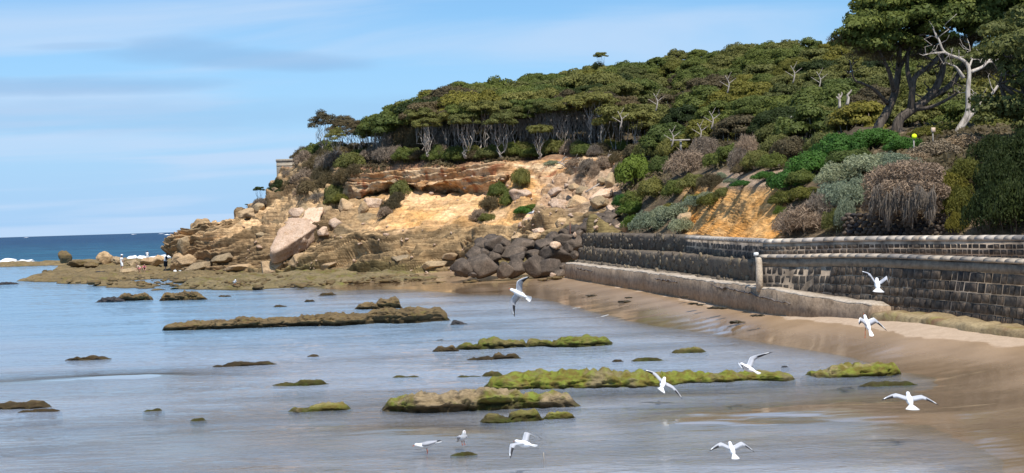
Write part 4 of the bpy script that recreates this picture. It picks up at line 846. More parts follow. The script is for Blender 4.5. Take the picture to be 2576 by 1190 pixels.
# rubble tiers left of the blockwork
def tier(pts, hgt, thick, seed, label, nst):
    T_ = Path(pts); base = T_.at(0)[0].copy(); base[2] -= hgt
    e = empty('rubble_wall', base); tag(e, label, 'wall', 'rough stone tiers stepping down to the beach')
    prof = [(-thick, 0.0)] + [(-0.16 + 0.16 * math.sin(a), -0.16 + 0.16 * math.cos(a)) for a in np.linspace(0, np.pi / 2, 5)] + [(0.02, -hgt), (-thick, -hgt)]
    V, Fc = sweep(T_, prof, 0, T_.L, 0.22, 0.05, seed); child('rubble_core', V, Fc, MT['rubble'], e, base)
    protos = []
    for k in range(5):
        V0, F0 = ICO[2]; W = V0 * np.array([1, 0.35, 0.8]) * (1 + 0.3 * noise(V0 * 1.6 + k * 5 + seed))[:, None]; protos.append((W, F0))
    pm = [mesh('stone', W, F_, m_, False) for (W, F_) in protos for m_ in (MT['rubble_tan'], MT['rubble'], MT['rubble'])]
    r_ = np.random.default_rng(seed)
    for i in range(nst):
        t = r_.uniform(0.1, T_.L - 0.1); zz = -r_.uniform(0.02, 1) ** 1.1 * (hgt - 0.1); p, tg, nn = T_.at(t)
        o = obj('stone', pm[r_.integers(len(pm))], e, p + nn * (0.0 if zz < -0.15 else -0.05) + np.array([0, 0, zz]) - base)
        s = r_.uniform(0.08, 0.22); o.scale = (s * 1.3, s, s); o.rotation_euler = (0, r_.uniform(-0.5, 0.5), math.atan2(tg[1], tg[0]))
tier([(1464, 587, 88.6), (1600, 590, 77.0), (1726, 593, 67.9)], 0.95, 1.2, 31, 'top tier of rough mottled rubble wall beside the basalt pile', 120)
tier([(1455, 622, 88.0), (1560, 629, 77.6), (1720, 640, 64.2), (1898, 653, 52.2)], 1.0, 1.3, 32, 'middle tier of rough mottled rubble wall below the coping', 200)
tier([(1443, 654, 87.3), (1560, 669, 75.5), (1720, 690, 62.3), (1900, 711, 51.4)], 0.6, 1.3, 33, 'lowest rubble tier just above the concrete footing', 110)
# concrete footing
FT = Path([(1421, 662, 86.8), (1500, 672, 77.6), (1600, 684, 68.6), (1750, 703, 58.0), (1905, 724, 50.2), (2018, 744, 46.8), (2110, 757, 45.0), (2190, 770, 43.2)])
base = FT.at(0)[0].copy(); base[2] = 0.4
V, Fc = sweep(FT, [(-0.75, 0.0), (-0.06, 0.0), (0.0, -0.05), (0.04, -1.1), (-0.75, -1.1)], 0, FT.L, 0.2, 0.05, 9)
fo = empty('concrete_footing', base); tag(fo, 'long tan concrete footing stepping out of the sand below the rubble tiers', 'footing')
child('footing_body', V, Fc, MT['concrete'], fo, base)
V, Fc = sweep(FT, [(-0.74, 0.035), (-0.10, 0.035), (-0.03, 0.01), (-0.03, -0.03), (-0.74, -0.03)], 0.02, FT.L - 0.05, 0.2, 0.045, 9); child('lit_top', V, Fc, MT['concrete_top'], fo, base)  # paler cap: sunlight on the footing top put into the colour
def crack(t0, t1, z0, z1, seed):
    ts = np.linspace(t0, t1, 60); V = []; 
    for i, t in enumerate(ts):
        p, tg, nn = FT.at(t); f = i / 59; z = z0 + (z1 - z0) * f + 0.05 * float(noise(np.array([t * 2.2, seed, 0.3]))) + 0.03 * float(noise(np.array([t * 7, seed, 0.9])))
        wd = 0.022 * math.sin(math.pi * min(1, max(0.02, f))) ** 0.4
        V += [p + nn * 0.075 + np.array([0, 0, z - wd]), p + nn * 0.075 + np.array([0, 0, z + wd]), p - nn * 0.05 + np.array([0, 0, z + wd]), p - nn * 0.05 + np.array([0, 0, z - wd])]
    n = 4; Fc = [(i * n + j, (i + 1) * n + j, (i + 1) * n + (j + 1) % n, i * n + (j + 1) % n) for i in range(59) for j in range(4)]
    o = child('crack', V, Fc, MT['mortar_dark'], fo, base); o['label'] = 'dark crack in the footing face'
crack(pc(FT, 1790), pc(FT, 1990), -0.12, -0.34, 3); crack(pc(FT, 1452), pc(FT, 1492), -0.2, -0.25, 5); crack(pc(FT, 1650), pc(FT, 1705), -0.18, -0.22, 8)
# second kerb at the right
KB = Path([(2188, 784, 43.2), (2300, 794, 41.2), (2420, 812, 38.7), (2576, 834, 36.3), (2720, 852, 34.4), (3100, 905, 29.8)])
base = KB.at(0)[0].copy(); base[2] = 0.4
V, Fc = sweep(KB, [(-0.8, 0.02), (-0.1, 0.0), (0.0, -0.08), (0.02, -0.9), (-0.8, -0.9)], 0, KB.L, 0.2, 0.06, 12)
kb = obj('concrete_kerb', mesh('concrete_kerb', V - base, Fc, MT['concrete_green'], False), None, base); tag(kb, 'low algae stained concrete kerb at the foot of the bluestone wall', 'kerb')
# pale end post of the lower wall and the small white marker on it
def box(name, c_, s, mat, parent=None, rz=0.0, bev=0.02):
    x, y, z = np.array(s) / 2; b = min(bev, min(x, y, z) * 0.4)
    V = []
    for (zz, i) in ((-z, b), (-z + b, 0), (z - b, 0), (z, b)):
        V += [(-x + i, -y + i, zz), (x - i, -y + i, zz), (x - i, y - i, zz), (-x + i, y - i, zz)]
    Fc = [(3, 2, 1, 0), (12, 13, 14, 15)] + [(a * 4 + i, a * 4 + (i + 1) % 4, a * 4 + 4 + (i + 1) % 4, a * 4 + 4 + i) for a in range(3) for i in range(4)]
    o = obj(name, mesh(name, V, Fc, mat), parent, c_); o.rotation_euler = (0, 0, rz); return o
pp = P(1909, 648, 50.0)
po = empty('end_post', pp - np.array([0, 0, 1.1])); tag(po, 'pale concrete post closing the left end of the lower bluestone wall', 'post')
V, Fc = tube([(0, 0, -0.1), (0, 0, 0.5), (0, 0.02, 0.98), (0, 0.03, 1.08), (0, 0.03, 1.11)], [0.13, 0.125, 0.115, 0.09, 0.045], 10); obj('shaft', mesh('shaft', V, Fc, MT['concrete_top'], True), po)
wp = P(1902, 641, 50.6)
wm_ = empty('white_marker', wp); tag(wm_, 'small white painted marker block above the end post', 'marker')
box('marker_box', (0, 0, 0.02), (0.16, 0.14, 0.13), MT['paint'], wm_); box('marker_foot', (0, 0, -0.16), (0.07, 0.07, 0.24), MT['timber'], wm_)
# terrace strips
def strip(name, A_, B_, dz, mat, label, offa=0.0, offb=0.0, z=None):
    n = 40; V = []
    for i in range(n):
        a, _, na = A_.at(A_.L * i / (n - 1)); b, _, nb = B_.at(B_.L * i / (n - 1)); a = a + na * offa; b = b + nb * offb
        a[2] = (a[2] if z is None else z) + dz; b[2] = (b[2] if z is None else z) + dz; V += [a, b]
    Fc = np.array([(2 * i, 2 * i + 2, 2 * i + 3, 2 * i + 1) for i in range(n - 1)])
    tag(obj(name, mesh(name, V, Fc, mat)), label, kind='structure')
UPr = Path([(1908, 600, 52.0), (1950, 601, 51.0), (2150, 594.5, 48.3), (2360, 592.5, 44.8), (2576, 591.5, 41.3), (2720, 590, 39.0), (3100, 588, 34.0)])
strip('terrace', LO, UPr, -0.10, MT['concrete'], 'concrete terrace between the two bluestone walls', -0.30, -0.02, 2.56)
BK = Path([(1700, 590, 80.0), (1800, 592, 70.0), (1900, 596, 60), (2000, 596, 57.5), (2150, 592, 54), (2400, 590, 49.5), (2576, 588, 46.5), (2750, 586, 43), (3150, 590, 37)])
strip('promenade', UP, BK, -0.25, MT['concrete'], 'path behind the upper wall at the foot of the bank', -0.42, 0.0, 3.12)
# lookout stonework on the far left skyline
lb = P(720, 452, 151.0); lk = empty('stone_lookout', lb); tag(lk, 'square stone lookout wall on the skyline above the headland tip', 'lookout')
kk = 151.0 / F
def lbox(n_, x0, x1, y0, y1, dp, off, mat): box(n_, P((x0 + x1) / 2, (y0 + y1) / 2, 151.0) - lb + np.array([0, off + dp / 2, 0]), ((x1 - x0) * kk, dp, (y1 - y0) * kk), mat, lk, 0, 0.03)
lbox('wall_body', 696, 770, 406, 462, 2.6, 0, MT['lookout']); lbox('cap_course', 694, 772, 399.5, 406, 2.8, -0.1, MT['lookout']); lbox('string_course', 695, 771, 414, 417, 2.7, -0.06, MT['lookout'])
# dark stones retaining the bank behind the promenade
rb = np.random.default_rng(77); k = 0; base = P(2270, 592, 49.8); rw = empty('retaining_wall', base); tag(rw, 'dark dry stone retaining wall behind the promenade under the hanging vines', 'wall')
rst = [boulder_mesh('stone', (1, 0.8, 0.75), 1500 + i, m_, sub=2, rough=0.03) for i in range(6) for m_ in (MT['basalt'], MT['basalt'], MT['black_rock'])]
for row, y in enumerate((586, 577, 568, 559, 550, 541)):
    for x in np.arange(2128 + (row % 2) * 7, 2420 - row * 4, 15.5):
        d_ = float(np.interp(x, [2100, 2400, 2580], [53.2, 48.2, 45.2])) + row * 0.05; kk = d_ / F
        o = obj('stone', rst[rb.integers(len(rst))], rw, P(x + rb.uniform(-2, 2), y + rb.uniform(-2, 2), d_) + np.array([0, 0.1, 0]) - base); s_ = rb.uniform(17, 22) * kk; o.scale = (s_, s_, s_ * rb.uniform(0.8, 1.0)); o.rotation_euler = (0, rb.uniform(-.5, .5), rb.uniform(-.5, .5))
# rusty pole in the basalt pile
a, b = P(1434, 560, 92.5), P(1434.5, 612, 92.5); V, Fc = tube([b, (a + b) / 2 + [0.01, 0, 0], a], [0.045, 0.04, 0.035], 8)
tag(obj('rusty_pole', mesh('rusty_pole', V - b, Fc, MT['rust']), None, b), 'thin rusty iron pole standing upright in the basalt pile', 'pole')
#PART5
# ------------------------------------------------------------------ vegetation
def leaves(cen, nrm, size, rnd, aspect=0.6, curl=0.0):
    """diamond leaves: cen (n,3), nrm (n,3), size (n,)"""
    n = len(cen); nrm = nrm / (np.linalg.norm(nrm, axis=1)[:, None] + 1e-9)
    a = rnd.normal(size=(n, 3)); a -= nrm * (a * nrm).sum(1)[:, None]; a /= np.linalg.norm(a, axis=1)[:, None] + 1e-9; b = np.cross(nrm, a)
    s = size[:, None]
    V = np.stack([cen - a * s, cen + b * s * aspect, cen + a * s, cen - b * s * aspect], 1).reshape(-1, 3)
    return V, np.arange(4 * n).reshape(-1, 4)
def clump_leaves(clumps, per_m2, lsize, rnd, low=-0.25, fill=0.25, outw=0.75, aspect=0.6):
    Cs, Ns, Ss, Ts = [], [], [], []
    for (x, y, z, rx, ry, rz) in clumps:
        area = np.pi * (rx * ry) + np.pi * (rx + ry) * rz * 0.7; n = max(12, int(area * per_m2))
        d = rnd.normal(size=(n, 3)); d[:, 2] = np.abs(d[:, 2]) * 1.0 + low * rnd.random(n); d /= np.linalg.norm(d, axis=1)[:, None]
        r = np.where(rnd.random(n) < fill, rnd.uniform(0.45, 0.95, n), rnd.uniform(0.9, 1.08, n)); 
        wob = 1 + 0.22 * noise(d * 2.2 + np.array([x, y, z]) * 3)
        c = np.array([x, y, z]) + d * (r * wob)[:, None] * np.array([rx, ry, rz])
        nn = d / np.array([rx, ry, rz]) * rz; nn = nn / np.linalg.norm(nn, axis=1)[:, None]; nn = nn * outw + rnd.normal(size=(n, 3)) * (1 - outw) * 1.1
        tone = np.clip(rnd.uniform(0.3, 0.75) + rnd.normal(size=n) * 0.15 + 0.05, 0, 1)
        Cs.append(c); Ns.append(nn); Ss.append(lsize * rnd.uniform(0.6, 1.35, n)); Ts.append(tone)
    V, Fc = leaves(np.vstack(Cs), np.vstack(Ns), np.concatenate(Ss), rnd, aspect)
    return V, Fc, np.repeat(np.concatenate(Ts), 4)
def branch_curve(a, b, rnd, wob=0.12, n=5):
    a, b = np.asarray(a, float), np.asarray(b, float); L = np.linalg.norm(b - a); t = np.linspace(0, 1, n)[:, None]
    q = a + (b - a) * t; q[1:-1] += rnd.normal(size=(n - 2, 3)) * wob * L * 0.5; q[1:-1, 2] -= 0.06 * L; return q
def tree_proto(seed, H, R, nclump, flat, stems, lsize=0.105, per=130, crown_base=0.38, r0=0.10, clr=0.62):
    rnd = np.random.default_rng(seed); cl = []
    for i in range(nclump):
        a = i * 2.399 + rnd.uniform(-0.3, 0.3); rr = R * math.sqrt((i + 0.4) / nclump) * 0.92
        dome = 1 - (rr / R) ** 2
        z = H * (crown_base + (0.93 - crown_base) * (flat + (1 - flat) * dome)) + rnd.uniform(-0.22, 0.16) * H * 0.35
        s = rnd.uniform(0.75, 1.3) * R * clr * 0.42
        cl.append((rr * math.cos(a), rr * math.sin(a), min(z, H - 0.3), s * 1.15, s * 1.15, s * rnd.uniform(0.62, 0.95)))
    V, Fc, T_ = clump_leaves(cl, per, lsize, rnd)
    parts = []
    for s in range(stems):
        a = s * 2 * math.pi / stems + rnd.uniform(-0.6, 0.6); lean = R * rnd.uniform(0.25, 0.5)
        fork = np.array([lean * math.cos(a), lean * math.sin(a), H * crown_base * rnd.uniform(0.55, 0.85)])
        b0 = np.array([0.12 * math.cos(a), 0.12 * math.sin(a), -0.35]); q = branch_curve(b0, fork, rnd, 0.16, 6)
        rs = r0 * rnd.uniform(0.75, 1.15); parts.append(tube(q, np.linspace(rs, rs * 0.6, 6), 6))
        order = sorted(range(nclump), key=lambda i: np.hypot(cl[i][0] - fork[0], cl[i][1] - fork[1]))[:max(3, nclump // stems)]
        for i in order:
            e = np.array(cl[i][:3]) - [0, 0, cl[i][5] * 0.3]; st = q[rnd.integers(3, 6)]
            parts.append(tube(branch_curve(st, e, rnd, 0.12, 5), np.linspace(rs * 0.5, rs * 0.14, 5), 5))
    TV, TF = merge(parts)
    return mesh('crown', V, Fc, MT['leaf_olive'], False, {'tone': T_}), mesh('trunk', TV, TF, MT['bark_pale'], True)
PRO = [tree_proto(1, 6.0, 2.9, 36, 0.35, 4), tree_proto(2, 5.6, 2.5, 30, 0.25, 3), tree_proto(3, 6.4, 3.3, 44, 0.4, 5), tree_proto(4, 5.2, 2.3, 26, 0.2, 3), tree_proto(5, 6.0, 2.7, 34, 0.3, 4, clr=0.5), tree_proto(6, 6.2, 3.0, 48, 0.3, 4, clr=0.45), tree_proto(7, 5.8, 2.6, 24, 0.45, 4, clr=0.75)]
PROF = [tree_proto(11, 6.6, 2.7, 20, 0.62, 5, per=120, crown_base=0.74, r0=0.065), tree_proto(12, 7.0, 2.9, 22, 0.65, 6, per=120, crown_base=0.76, r0=0.065), tree_proto(13, 6.2, 2.4, 18, 0.6, 5, per=120, crown_base=0.70, r0=0.06), tree_proto(14, 5.0, 1.9, 14, 0.6, 4, per=120, crown_base=0.58, r0=0.06)]
FAN = [tree_proto(21, 5.0, 2.3, 26, 0.25, 7, per=95, crown_base=0.42, r0=0.07, lsize=.09), tree_proto(22, 5.0, 2.0, 22, 0.2, 6, per=95, crown_base=0.40, r0=0.07, lsize=.09)]
def setmat(o, m_):
    o.material_slots[0].link = 'OBJECT'; o.material_slots[0].material = m_
def plant_tree(p, pro, sc, rz, leaf, bark, label, group, name='moonah_tree', scz=None):
    name = 'coastal_tree' if name == 'moonah_tree' else name
    e = empty(name, p); e.rotation_euler = (0, 0, rz); e.scale = (sc, sc, scz or sc); tag(e, label, 'tree', group)
    c_ = obj('crown', pro[0], e); setmat(c_, MT[leaf]); t_ = obj('trunk', pro[1], e); setmat(t_, MT[bark]); return e
SKY = np.array([(958,297),(1000,272),(1036,258),(1063,243),(1090,228),(1127,210),(1171,208),(1205,214),(1246,209),(1344,190),(1381,191),(1415,184),(1449,174),(1489,166),(1550,164),(1577,166),(1600,166),(1648,149),(1712,132),(1771,124),(1813,134),(1839,132),(1881,117),(1999,107),(2092,109),(2300,115),(2600,115)], float)
sk_y = lambda x: float(np.interp(x, SKY[:, 0], SKY[:, 1])); sk_d = lambda x: float(np.interp(x, [958, 1100, 1300, 1500, 1700, 2000, 2600], [134, 143, 152, 166, 166, 150, 128]))
fr_y = lambda x: float(np.interp(x, [958, 1060, 1150, 1300, 1400, 1500, 1560, 1650, 1750, 1850, 2000, 2150, 2600], [322, 282, 270, 262, 250, 235, 250, 330, 312, 300, 285, 262, 250]))
fr_d = lambda x: float(np.interp(x, [925, 960, 1000, 1060, 1160, 1500, 1560, 1650, 1850, 2000, 2150, 2600], [143, 139, 132, 128, 126.5, 120, 117, 108, 100, 96, 88, 82]))
rt = np.random.default_rng(5)
ROWN = ['front', 'second', 'third', 'fourth', 'fifth', 'sixth', 'skyline']
nrow = 7
for r in range(nrow):
    s = r / (nrow - 1); x = 965 + (r % 2) * 30; k = 0
    while x < 2600:
        d = fr_d(x) + (sk_d(x) - fr_d(x)) * s ** 0.9; y = fr_y(x) + (sk_y(x) - fr_y(x)) * s ** 0.8 + rt.uniform(-6, 7) * (0.5 if r == nrow - 1 else 1)
        k += 1; pi = rt.integers(len(PRO)); sc = rt.uniform(0.6, 1.18)
        top = P(x, y, d); H = (6.0, 5.6, 6.4, 5.2, 6.0, 6.2, 5.8)[pi] * sc
        leaf = rt.choice(['leaf_olive', 'leaf_green', 'leaf_green', 'leaf_olive', 'leaf_yellow', 'leaf_brown' if s < 0.8 else 'leaf_green', 'leaf_dark' if s < .8 else 'leaf_olive'])
        front = r <= 2 and x < 1580
        if front and r: pi = rt.integers(3); H = (6.6, 7.0, 6.2)[pi] * sc * 1.05; sc *= 1.05
        if not (r == 0 and x < 1570):
            tn = {'leaf_olive': 'olive', 'leaf_green': 'green', 'leaf_yellow': 'yellowish', 'leaf_brown': 'brownish', 'leaf_dark': 'dark'}[leaf]
            plant_tree(top - np.array([0, 0, H * 0.97]), (PROF if front else PRO)[pi], sc, rt.uniform(0, 6.28), leaf, 'bark_pale', '%s rounded tree of the hillside wood, %s row, %s from the left' % (tn, ROWN[r], nth(k)), 'trees of the wooded hillside')
        x += rt.uniform(0.8, 1.2) * 3.5 * sc * F / d * (1.0 if s < 0.9 else 0.85)
# clifftop trees with bare pale trunks
x = 925; k = 0
while x < 1575:
    k += 1; pi = rt.integers(3); d = fr_d(x) + rt.uniform(-1.5, 3.0); by = float(np.interp(x, [925, 1000, 1200, 1500, 1575], [388, 388, 388, 384, 380])) - rt.uniform(0, 6); b = P(x, by, d)
    hpx = by - fr_y(x) - rt.uniform(-8, 22); H = hpx * d / F; sc = H / (6.6, 7.0, 6.2)[pi]
    plant_tree(b, PROF[pi], max(sc, 0.5), rt.uniform(0, 6.28), rt.choice(['leaf_olive', 'leaf_olive', 'leaf_brown', 'leaf_green']), 'bark_pale', 'pale stemmed tree at the clifftop edge of the wood, %s from the left' % nth(k), 'pale stemmed trees along the clifftop', 'clifftop_tree')
    x += rt.uniform(15, 28)
for i, (x, by, hp, lab) in enumerate([(1172, 392, 105, 'small pale forked tree standing in front of the clifftop wood, left of the overhang middle'), (1262, 397, 110, 'small pale forked tree in front of the wood above the dark cliff shrub'), (1358, 395, 80, 'thin pale tree leaning at the clifftop left of the dead branches'), (1503, 388, 150, 'white forked tree standing above the dead branches'), (1075, 388, 90, 'low pale tree in front of the left clifftop wood')]):
    d = fr_d(x) - 3; plant_tree(P(x, by, d), PROF[3] if hp < 120 else PROF[2], hp * d / F / (5.0 if hp < 120 else 6.2), i * 1.3, 'leaf_olive', 'bark_white', lab, None, 'forked_tree')
# trees on the left shoulder
for i, (x, by, hp, pi, leaf, lab) in enumerate([(815, 372, 92, 1, 'leaf_brown', 'grey brown fan shaped tree at the left end of the wood'), (868, 378, 86, 0, 'leaf_brown', 'brownish tree beside the fan shaped tree'), (905, 380, 76, 2, 'leaf_brown', 'low brownish tree left of the skyline gap'), (938, 384, 72, 1, 'leaf_olive', 'dark olive tree in the skyline gap'), (975, 384, 98, 2, 'leaf_olive', 'flat topped tree at the left start of the tall wood'), (845, 384, 62, 3, 'leaf_olive', 'small olive tree under the fan shaped tree')]):
    d = 146 - i * 2.0; H = hp * d / F; plant_tree(P(x, by, d), FAN[pi % 2], H / 5.0, i * 0.9, leaf, 'bark_pale', lab, None, 'shoulder_tree')
plant_tree(P(1512, 178, 164), PROF[3], 46 * 164 / F / 5.0, 0.4, 'leaf_olive', 'bark_dark', 'lone umbrella shaped tree rising above the skyline', None, 'umbrella_tree')
plant_tree(P(652, 510, 141), PROF[3], 40 * 141 / F / 5.0, 1.1, 'leaf_dark', 'bark_dark', 'small dark wind shaped tree above the headland tip', None, 'umbrella_tree')
plant_tree(P(620, 523, 143), PROF[3], 10 * 143 / F / 5.0, 2.1, 'leaf_dark', 'bark_dark', 'tiny sapling on the skyline left of the small dark tree', None, 'umbrella_tree')
# --- shrubs
def shrub_proto(seed, kind):
    rnd = np.random.default_rng(seed); cl = []
    n = 13
    for i in range(n):
        a = i * 2.399; rr = math.sqrt((i + 0.3) / n) * 0.78; s = rnd.uniform(0.26, 0.42); z = 0.16 + 0.50 * (1 - rr ** 2) + rnd.uniform(-0.08, 0.08)
        cl.append((rr * math.cos(a), rr * math.sin(a), z, s, s, s * rnd.uniform(0.7, 1.0)))
    if kind == 'leaf': V, Fc, T_ = clump_leaves(cl, 800, 0.042, rnd, low=-0.7)
    elif kind == 'fine': V, Fc, T_ = clump_leaves(cl, 620, 0.050, rnd, low=-0.7, outw=0.35, aspect=0.35)
    else: V, Fc, T_ = clump_leaves(cl, 420, 0.13, rnd, low=-0.7, fill=0.6, outw=0.15, aspect=0.09)
    parts = [tube(branch_curve((0, 0, -0.15), np.array(c_[:3]), rnd, 0.15, 4), np.linspace(0.028, 0.008, 4), 5) for c_ in cl[::2]]
    TV, TF = merge(parts)
    return mesh('foliage', V, Fc, MT['leaf_green'], False, {'tone': T_}), mesh('stem', TV, TF, MT['bark_dark'], True)
SHR = {'leaf': [shrub_proto(s, 'leaf') for s in (41, 42, 43)], 'fine': [shrub_proto(s, 'fine') for s in (51, 52)], 'twig': [shrub_proto(s, 'twig') for s in (61, 62)]}
def shrub(x, by, wpx, hpx, kind, leaf, label, group=None, d=None, i=0, name='shrub', deep=1.0, cat='shrub'):
    p = on_slope(x, by) if d is None else P(x, by, d); d = proj(p)[2]; k = d / F
    pr = SHR[kind][i % len(SHR[kind])]
    e = empty(name, p + np.array([0, 0.15 * wpx * k, -0.1 * hpx * k])); e.rotation_euler = (0, 0, i * 1.7); e.scale = (wpx * k / 2 * 1.0, wpx * k / 2 * deep, hpx * k * 1.05); tag(e, label, cat, group)
    f = obj('foliage', pr[0], e); setmat(f, MT[leaf]); obj('stem', pr[1], e); return e
NM = {'leaf_green': 'dark green', 'leaf_olive': 'olive green', 'leaf_vivid': 'vivid green', 'leaf_lime': 'bright green', 'leaf_silver': 'silver grey', 'leaf_brown': 'brownish', 'twig': 'dry grey brown', 'leaf_yellow': 'yellow green', 'leaf_dark': 'very dark green', 'straw': 'straw coloured'}
def shrubs(lst, where, group, name='shrub'):
    lst = sorted(lst); c_ = {}
    for i, (x, by, w_, h_, kind, leaf) in enumerate(lst):
        n = c_[leaf] = c_.get(leaf, 0) + 1; tot = sum(1 for q in lst if q[5] == leaf)
        lab = '%s shrub %s' % (NM[leaf], where) + (', %s such from left' % nth(n) if tot > 1 else '')
        shrub(x, by, w_, h_, kind, leaf, lab, group, i=i, name=name)
L_, G_, O_, T__, B_ = 'leaf_lime', 'leaf_green', 'leaf_olive', 'twig', 'leaf_brown'
shrubs([(748, 402, 39, 20, 'twig', 'leaf_brown'), (765, 420, 65, 45, 'twig', 'twig'), (790, 400, 78, 42, 'leaf', 'leaf_green'), (815, 392, 78, 42, 'leaf', 'leaf_green'), (850, 398, 78, 45, 'leaf', 'leaf_olive'), (800, 440, 91, 55, 'twig', 'leaf_brown'), (770, 470, 78, 52, 'twig', 'twig'), (835, 440, 83, 60, 'twig', 'twig'), (790, 500, 91, 55, 'leaf', 'leaf_brown'), (830, 485, 78, 55, 'twig', 'leaf_brown'), (760, 500, 52, 38, 'twig', 'twig'), (845, 510, 65, 50, 'leaf', 'leaf_olive'), (865, 470, 65, 50, 'twig', 'leaf_brown'), (880, 430, 78, 50, 'leaf', 'leaf_olive'), (720, 455, 39, 28, 'twig', 'twig'), (700, 480, 39, 32, 'leaf', 'leaf_dark'), (685, 495, 34, 28, 'leaf', 'leaf_dark'), (800, 520, 65, 35, 'twig', 'twig'), (655, 525, 47, 28, 'twig', 'twig'), (740, 480, 52, 38, 'twig', 'leaf_brown'), (870, 400, 65, 38, 'leaf', 'leaf_brown'), (905, 408, 78, 38, 'leaf', 'leaf_green'), (858, 512, 52, 28, 'leaf', 'leaf_yellow'), (770, 400, 56, 34, 'twig', 'leaf_brown'), (810, 415, 70, 44, 'leaf', 'leaf_brown'), (850, 425, 70, 48, 'twig', 'twig'), (815, 465, 76, 52, 'twig', 'leaf_brown'), (860, 495, 60, 44, 'twig', 'leaf_brown'), (780, 445, 60, 44, 'twig', 'twig'), (840, 520, 56, 36, 'leaf', 'leaf_olive'), (890, 450, 50, 40, 'twig', 'leaf_brown'), (725, 490, 44, 34, 'twig', 'leaf_brown'), (705, 500, 40, 28, 'leaf', 'leaf_dark')],
 'on the left shoulder of the headland', 'shrubs on the left shoulder')
rs_ = np.random.default_rng(9); lst = []
for x in np.arange(930, 1570, 21):
    by = float(np.interp(x, [930, 1040, 1160, 1300, 1420, 1570], [424, 410, 410, 402, 398, 392])) - rs_.uniform(0, 14)
    kd = rs_.choice(['leaf', 'leaf', 'twig']); lst.append((x + rs_.uniform(-8, 8), by, rs_.uniform(44, 76), rs_.uniform(26, 46), kd, rs_.choice([G_, O_, O_, G_, 'leaf_olive']) if kd == 'leaf' else rs_.choice(['twig', B_])))
for x in np.arange(985, 1560, 34): lst.append((x + rs_.uniform(-10, 10), float(np.interp(x, [985, 1560], [388, 382])) - rs_.uniform(2, 8), rs_.uniform(46, 80), rs_.uniform(40, 78), 'twig', rs_.choice(['twig', B_, B_])))
shrubs(lst, 'along the clifftop edge', 'shrubs along the clifftop edge', 'clifftop_shrub')
shrubs([(1008,500,58,50,'leaf',O_),(985,535,60,40,'twig',B_),(970,550,46,32,'twig','twig'),(1000,520,50,40,'twig',B_),(1262,470,44,50,'leaf',O_),(1312,474,50,56,'leaf',O_),(1255,505,60,50,'leaf',G_),(1235,535,60,44,'twig',B_),(1205,556,50,32,'twig','twig'),(1282,520,50,40,'leaf',G_),(1225,560,46,26,'leaf',O_)], 'growing on the sandy cliff face', 'shrubs on the cliff face', 'cliff_shrub')
shrubs([(1320,540,56,24,'leaf','leaf_vivid'),(1342,528,40,16,'leaf',L_),(1498,452,40,40,'twig','twig'),(1478,440,60,44,'twig','twig'),(1520,430,50,40,'twig','twig'),(1450,425,60,28,'twig','twig'),(1390,418,50,16,'fine','leaf_silver'),(1545,420,40,36,'twig',B_)], 'in the rockfall right of the cliff', 'shrubs in the rockfall', 'rockfall_shrub')
shrubs([(1598,468,104,84,'leaf',L_),(1560,450,50,44,'twig','twig'),(1645,505,90,62,'leaf',O_),(1700,500,70,54,'leaf',G_),(1640,400,90,48,'leaf',O_),(1690,395,70,52,'leaf',O_),(1600,398,70,40,'leaf',B_),(1725,440,110,66,'twig','twig'),(1770,400,80,60,'twig','twig'),(1745,480,90,46,'leaf',O_),(1790,480,70,46,'twig',B_),(1800,425,70,44,'leaf',G_),(1840,410,90,50,'leaf',G_),(1760,360,110,60,'twig',B_),(1860,430,60,60,'twig','twig'),(1885,405,70,70,'twig','twig'),(1900,360,70,60,'twig','twig'),(1600,520,80,44,'leaf',G_),(1590,545,84,44,'leaf',L_),(1570,525,60,40,'leaf','leaf_vivid'),(1790,520,70,36,'leaf','leaf_yellow'),(1750,515,60,30,'leaf','leaf_yellow'),(1690,545,60,36,'leaf','leaf_yellow'),(1815,455,36,24,'fine','leaf_silver'),(1870,470,60,18,'leaf','leaf_vivid'),(1845,462,50,16,'fine','leaf_silver'),(1820,500,46,30,'leaf',O_),(1665,440,70,54,'leaf',G_),(1850,350,90,60,'leaf',O_),(1950,365,100,60,'leaf',O_),(1905,425,80,50,'leaf',O_),(1945,430,80,50,'leaf',G_),(1870,440,60,34,'leaf',B_),(1925,455,70,26,'leaf','leaf_vivid'),(1960,470,60,34,'leaf',G_)],
 'on the slope between rockfall and orange bank', 'shrubs on the scrubby slope', 'slope_shrub')
shrubs([(1640,588,110,60,'fine','leaf_silver'),(1590,578,60,40,'fine',L_),(1700,560,90,54,'fine','leaf_silver'),(1755,525,80,36,'fine','leaf_silver'),(1670,560,80,44,'fine','leaf_silver'),(1780,506,50,26,'fine','leaf_silver'),(1715,588,70,44,'fine','leaf_silver')], 'above the rubble wall', 'low silvery shrubs behind the rubble wall', 'saltbush')
shrubs([(1985,480,110,56,'leaf','leaf_vivid'),(2050,440,130,64,'leaf','leaf_vivid'),(2120,400,140,70,'leaf','leaf_vivid'),(2200,375,140,56,'leaf','leaf_vivid'),(2280,385,110,44,'leaf','leaf_vivid'),(2020,470,90,46,'leaf',G_),(2150,420,130,50,'leaf',G_),(2060,330,140,70,'leaf',O_),(2000,345,110,66,'leaf',G_),(2140,330,130,70,'leaf',O_),(1960,400,100,66,'leaf',O_),(2000,400,110,60,'leaf',B_),(2080,385,110,60,'leaf',O_),(1970,520,80,44,'leaf','leaf_yellow'),(2030,505,90,40,'leaf','leaf_yellow'),(2330,350,90,36,'leaf','leaf_yellow'),(2390,335,90,30,'leaf','leaf_yellow'),(1965,545,36,30,'fine',L_),(1990,560,40,22,'fine','leaf_vivid')], 'on the bank above the orange earth', 'shrubs on the bank under the big trees', 'bank_shrub')
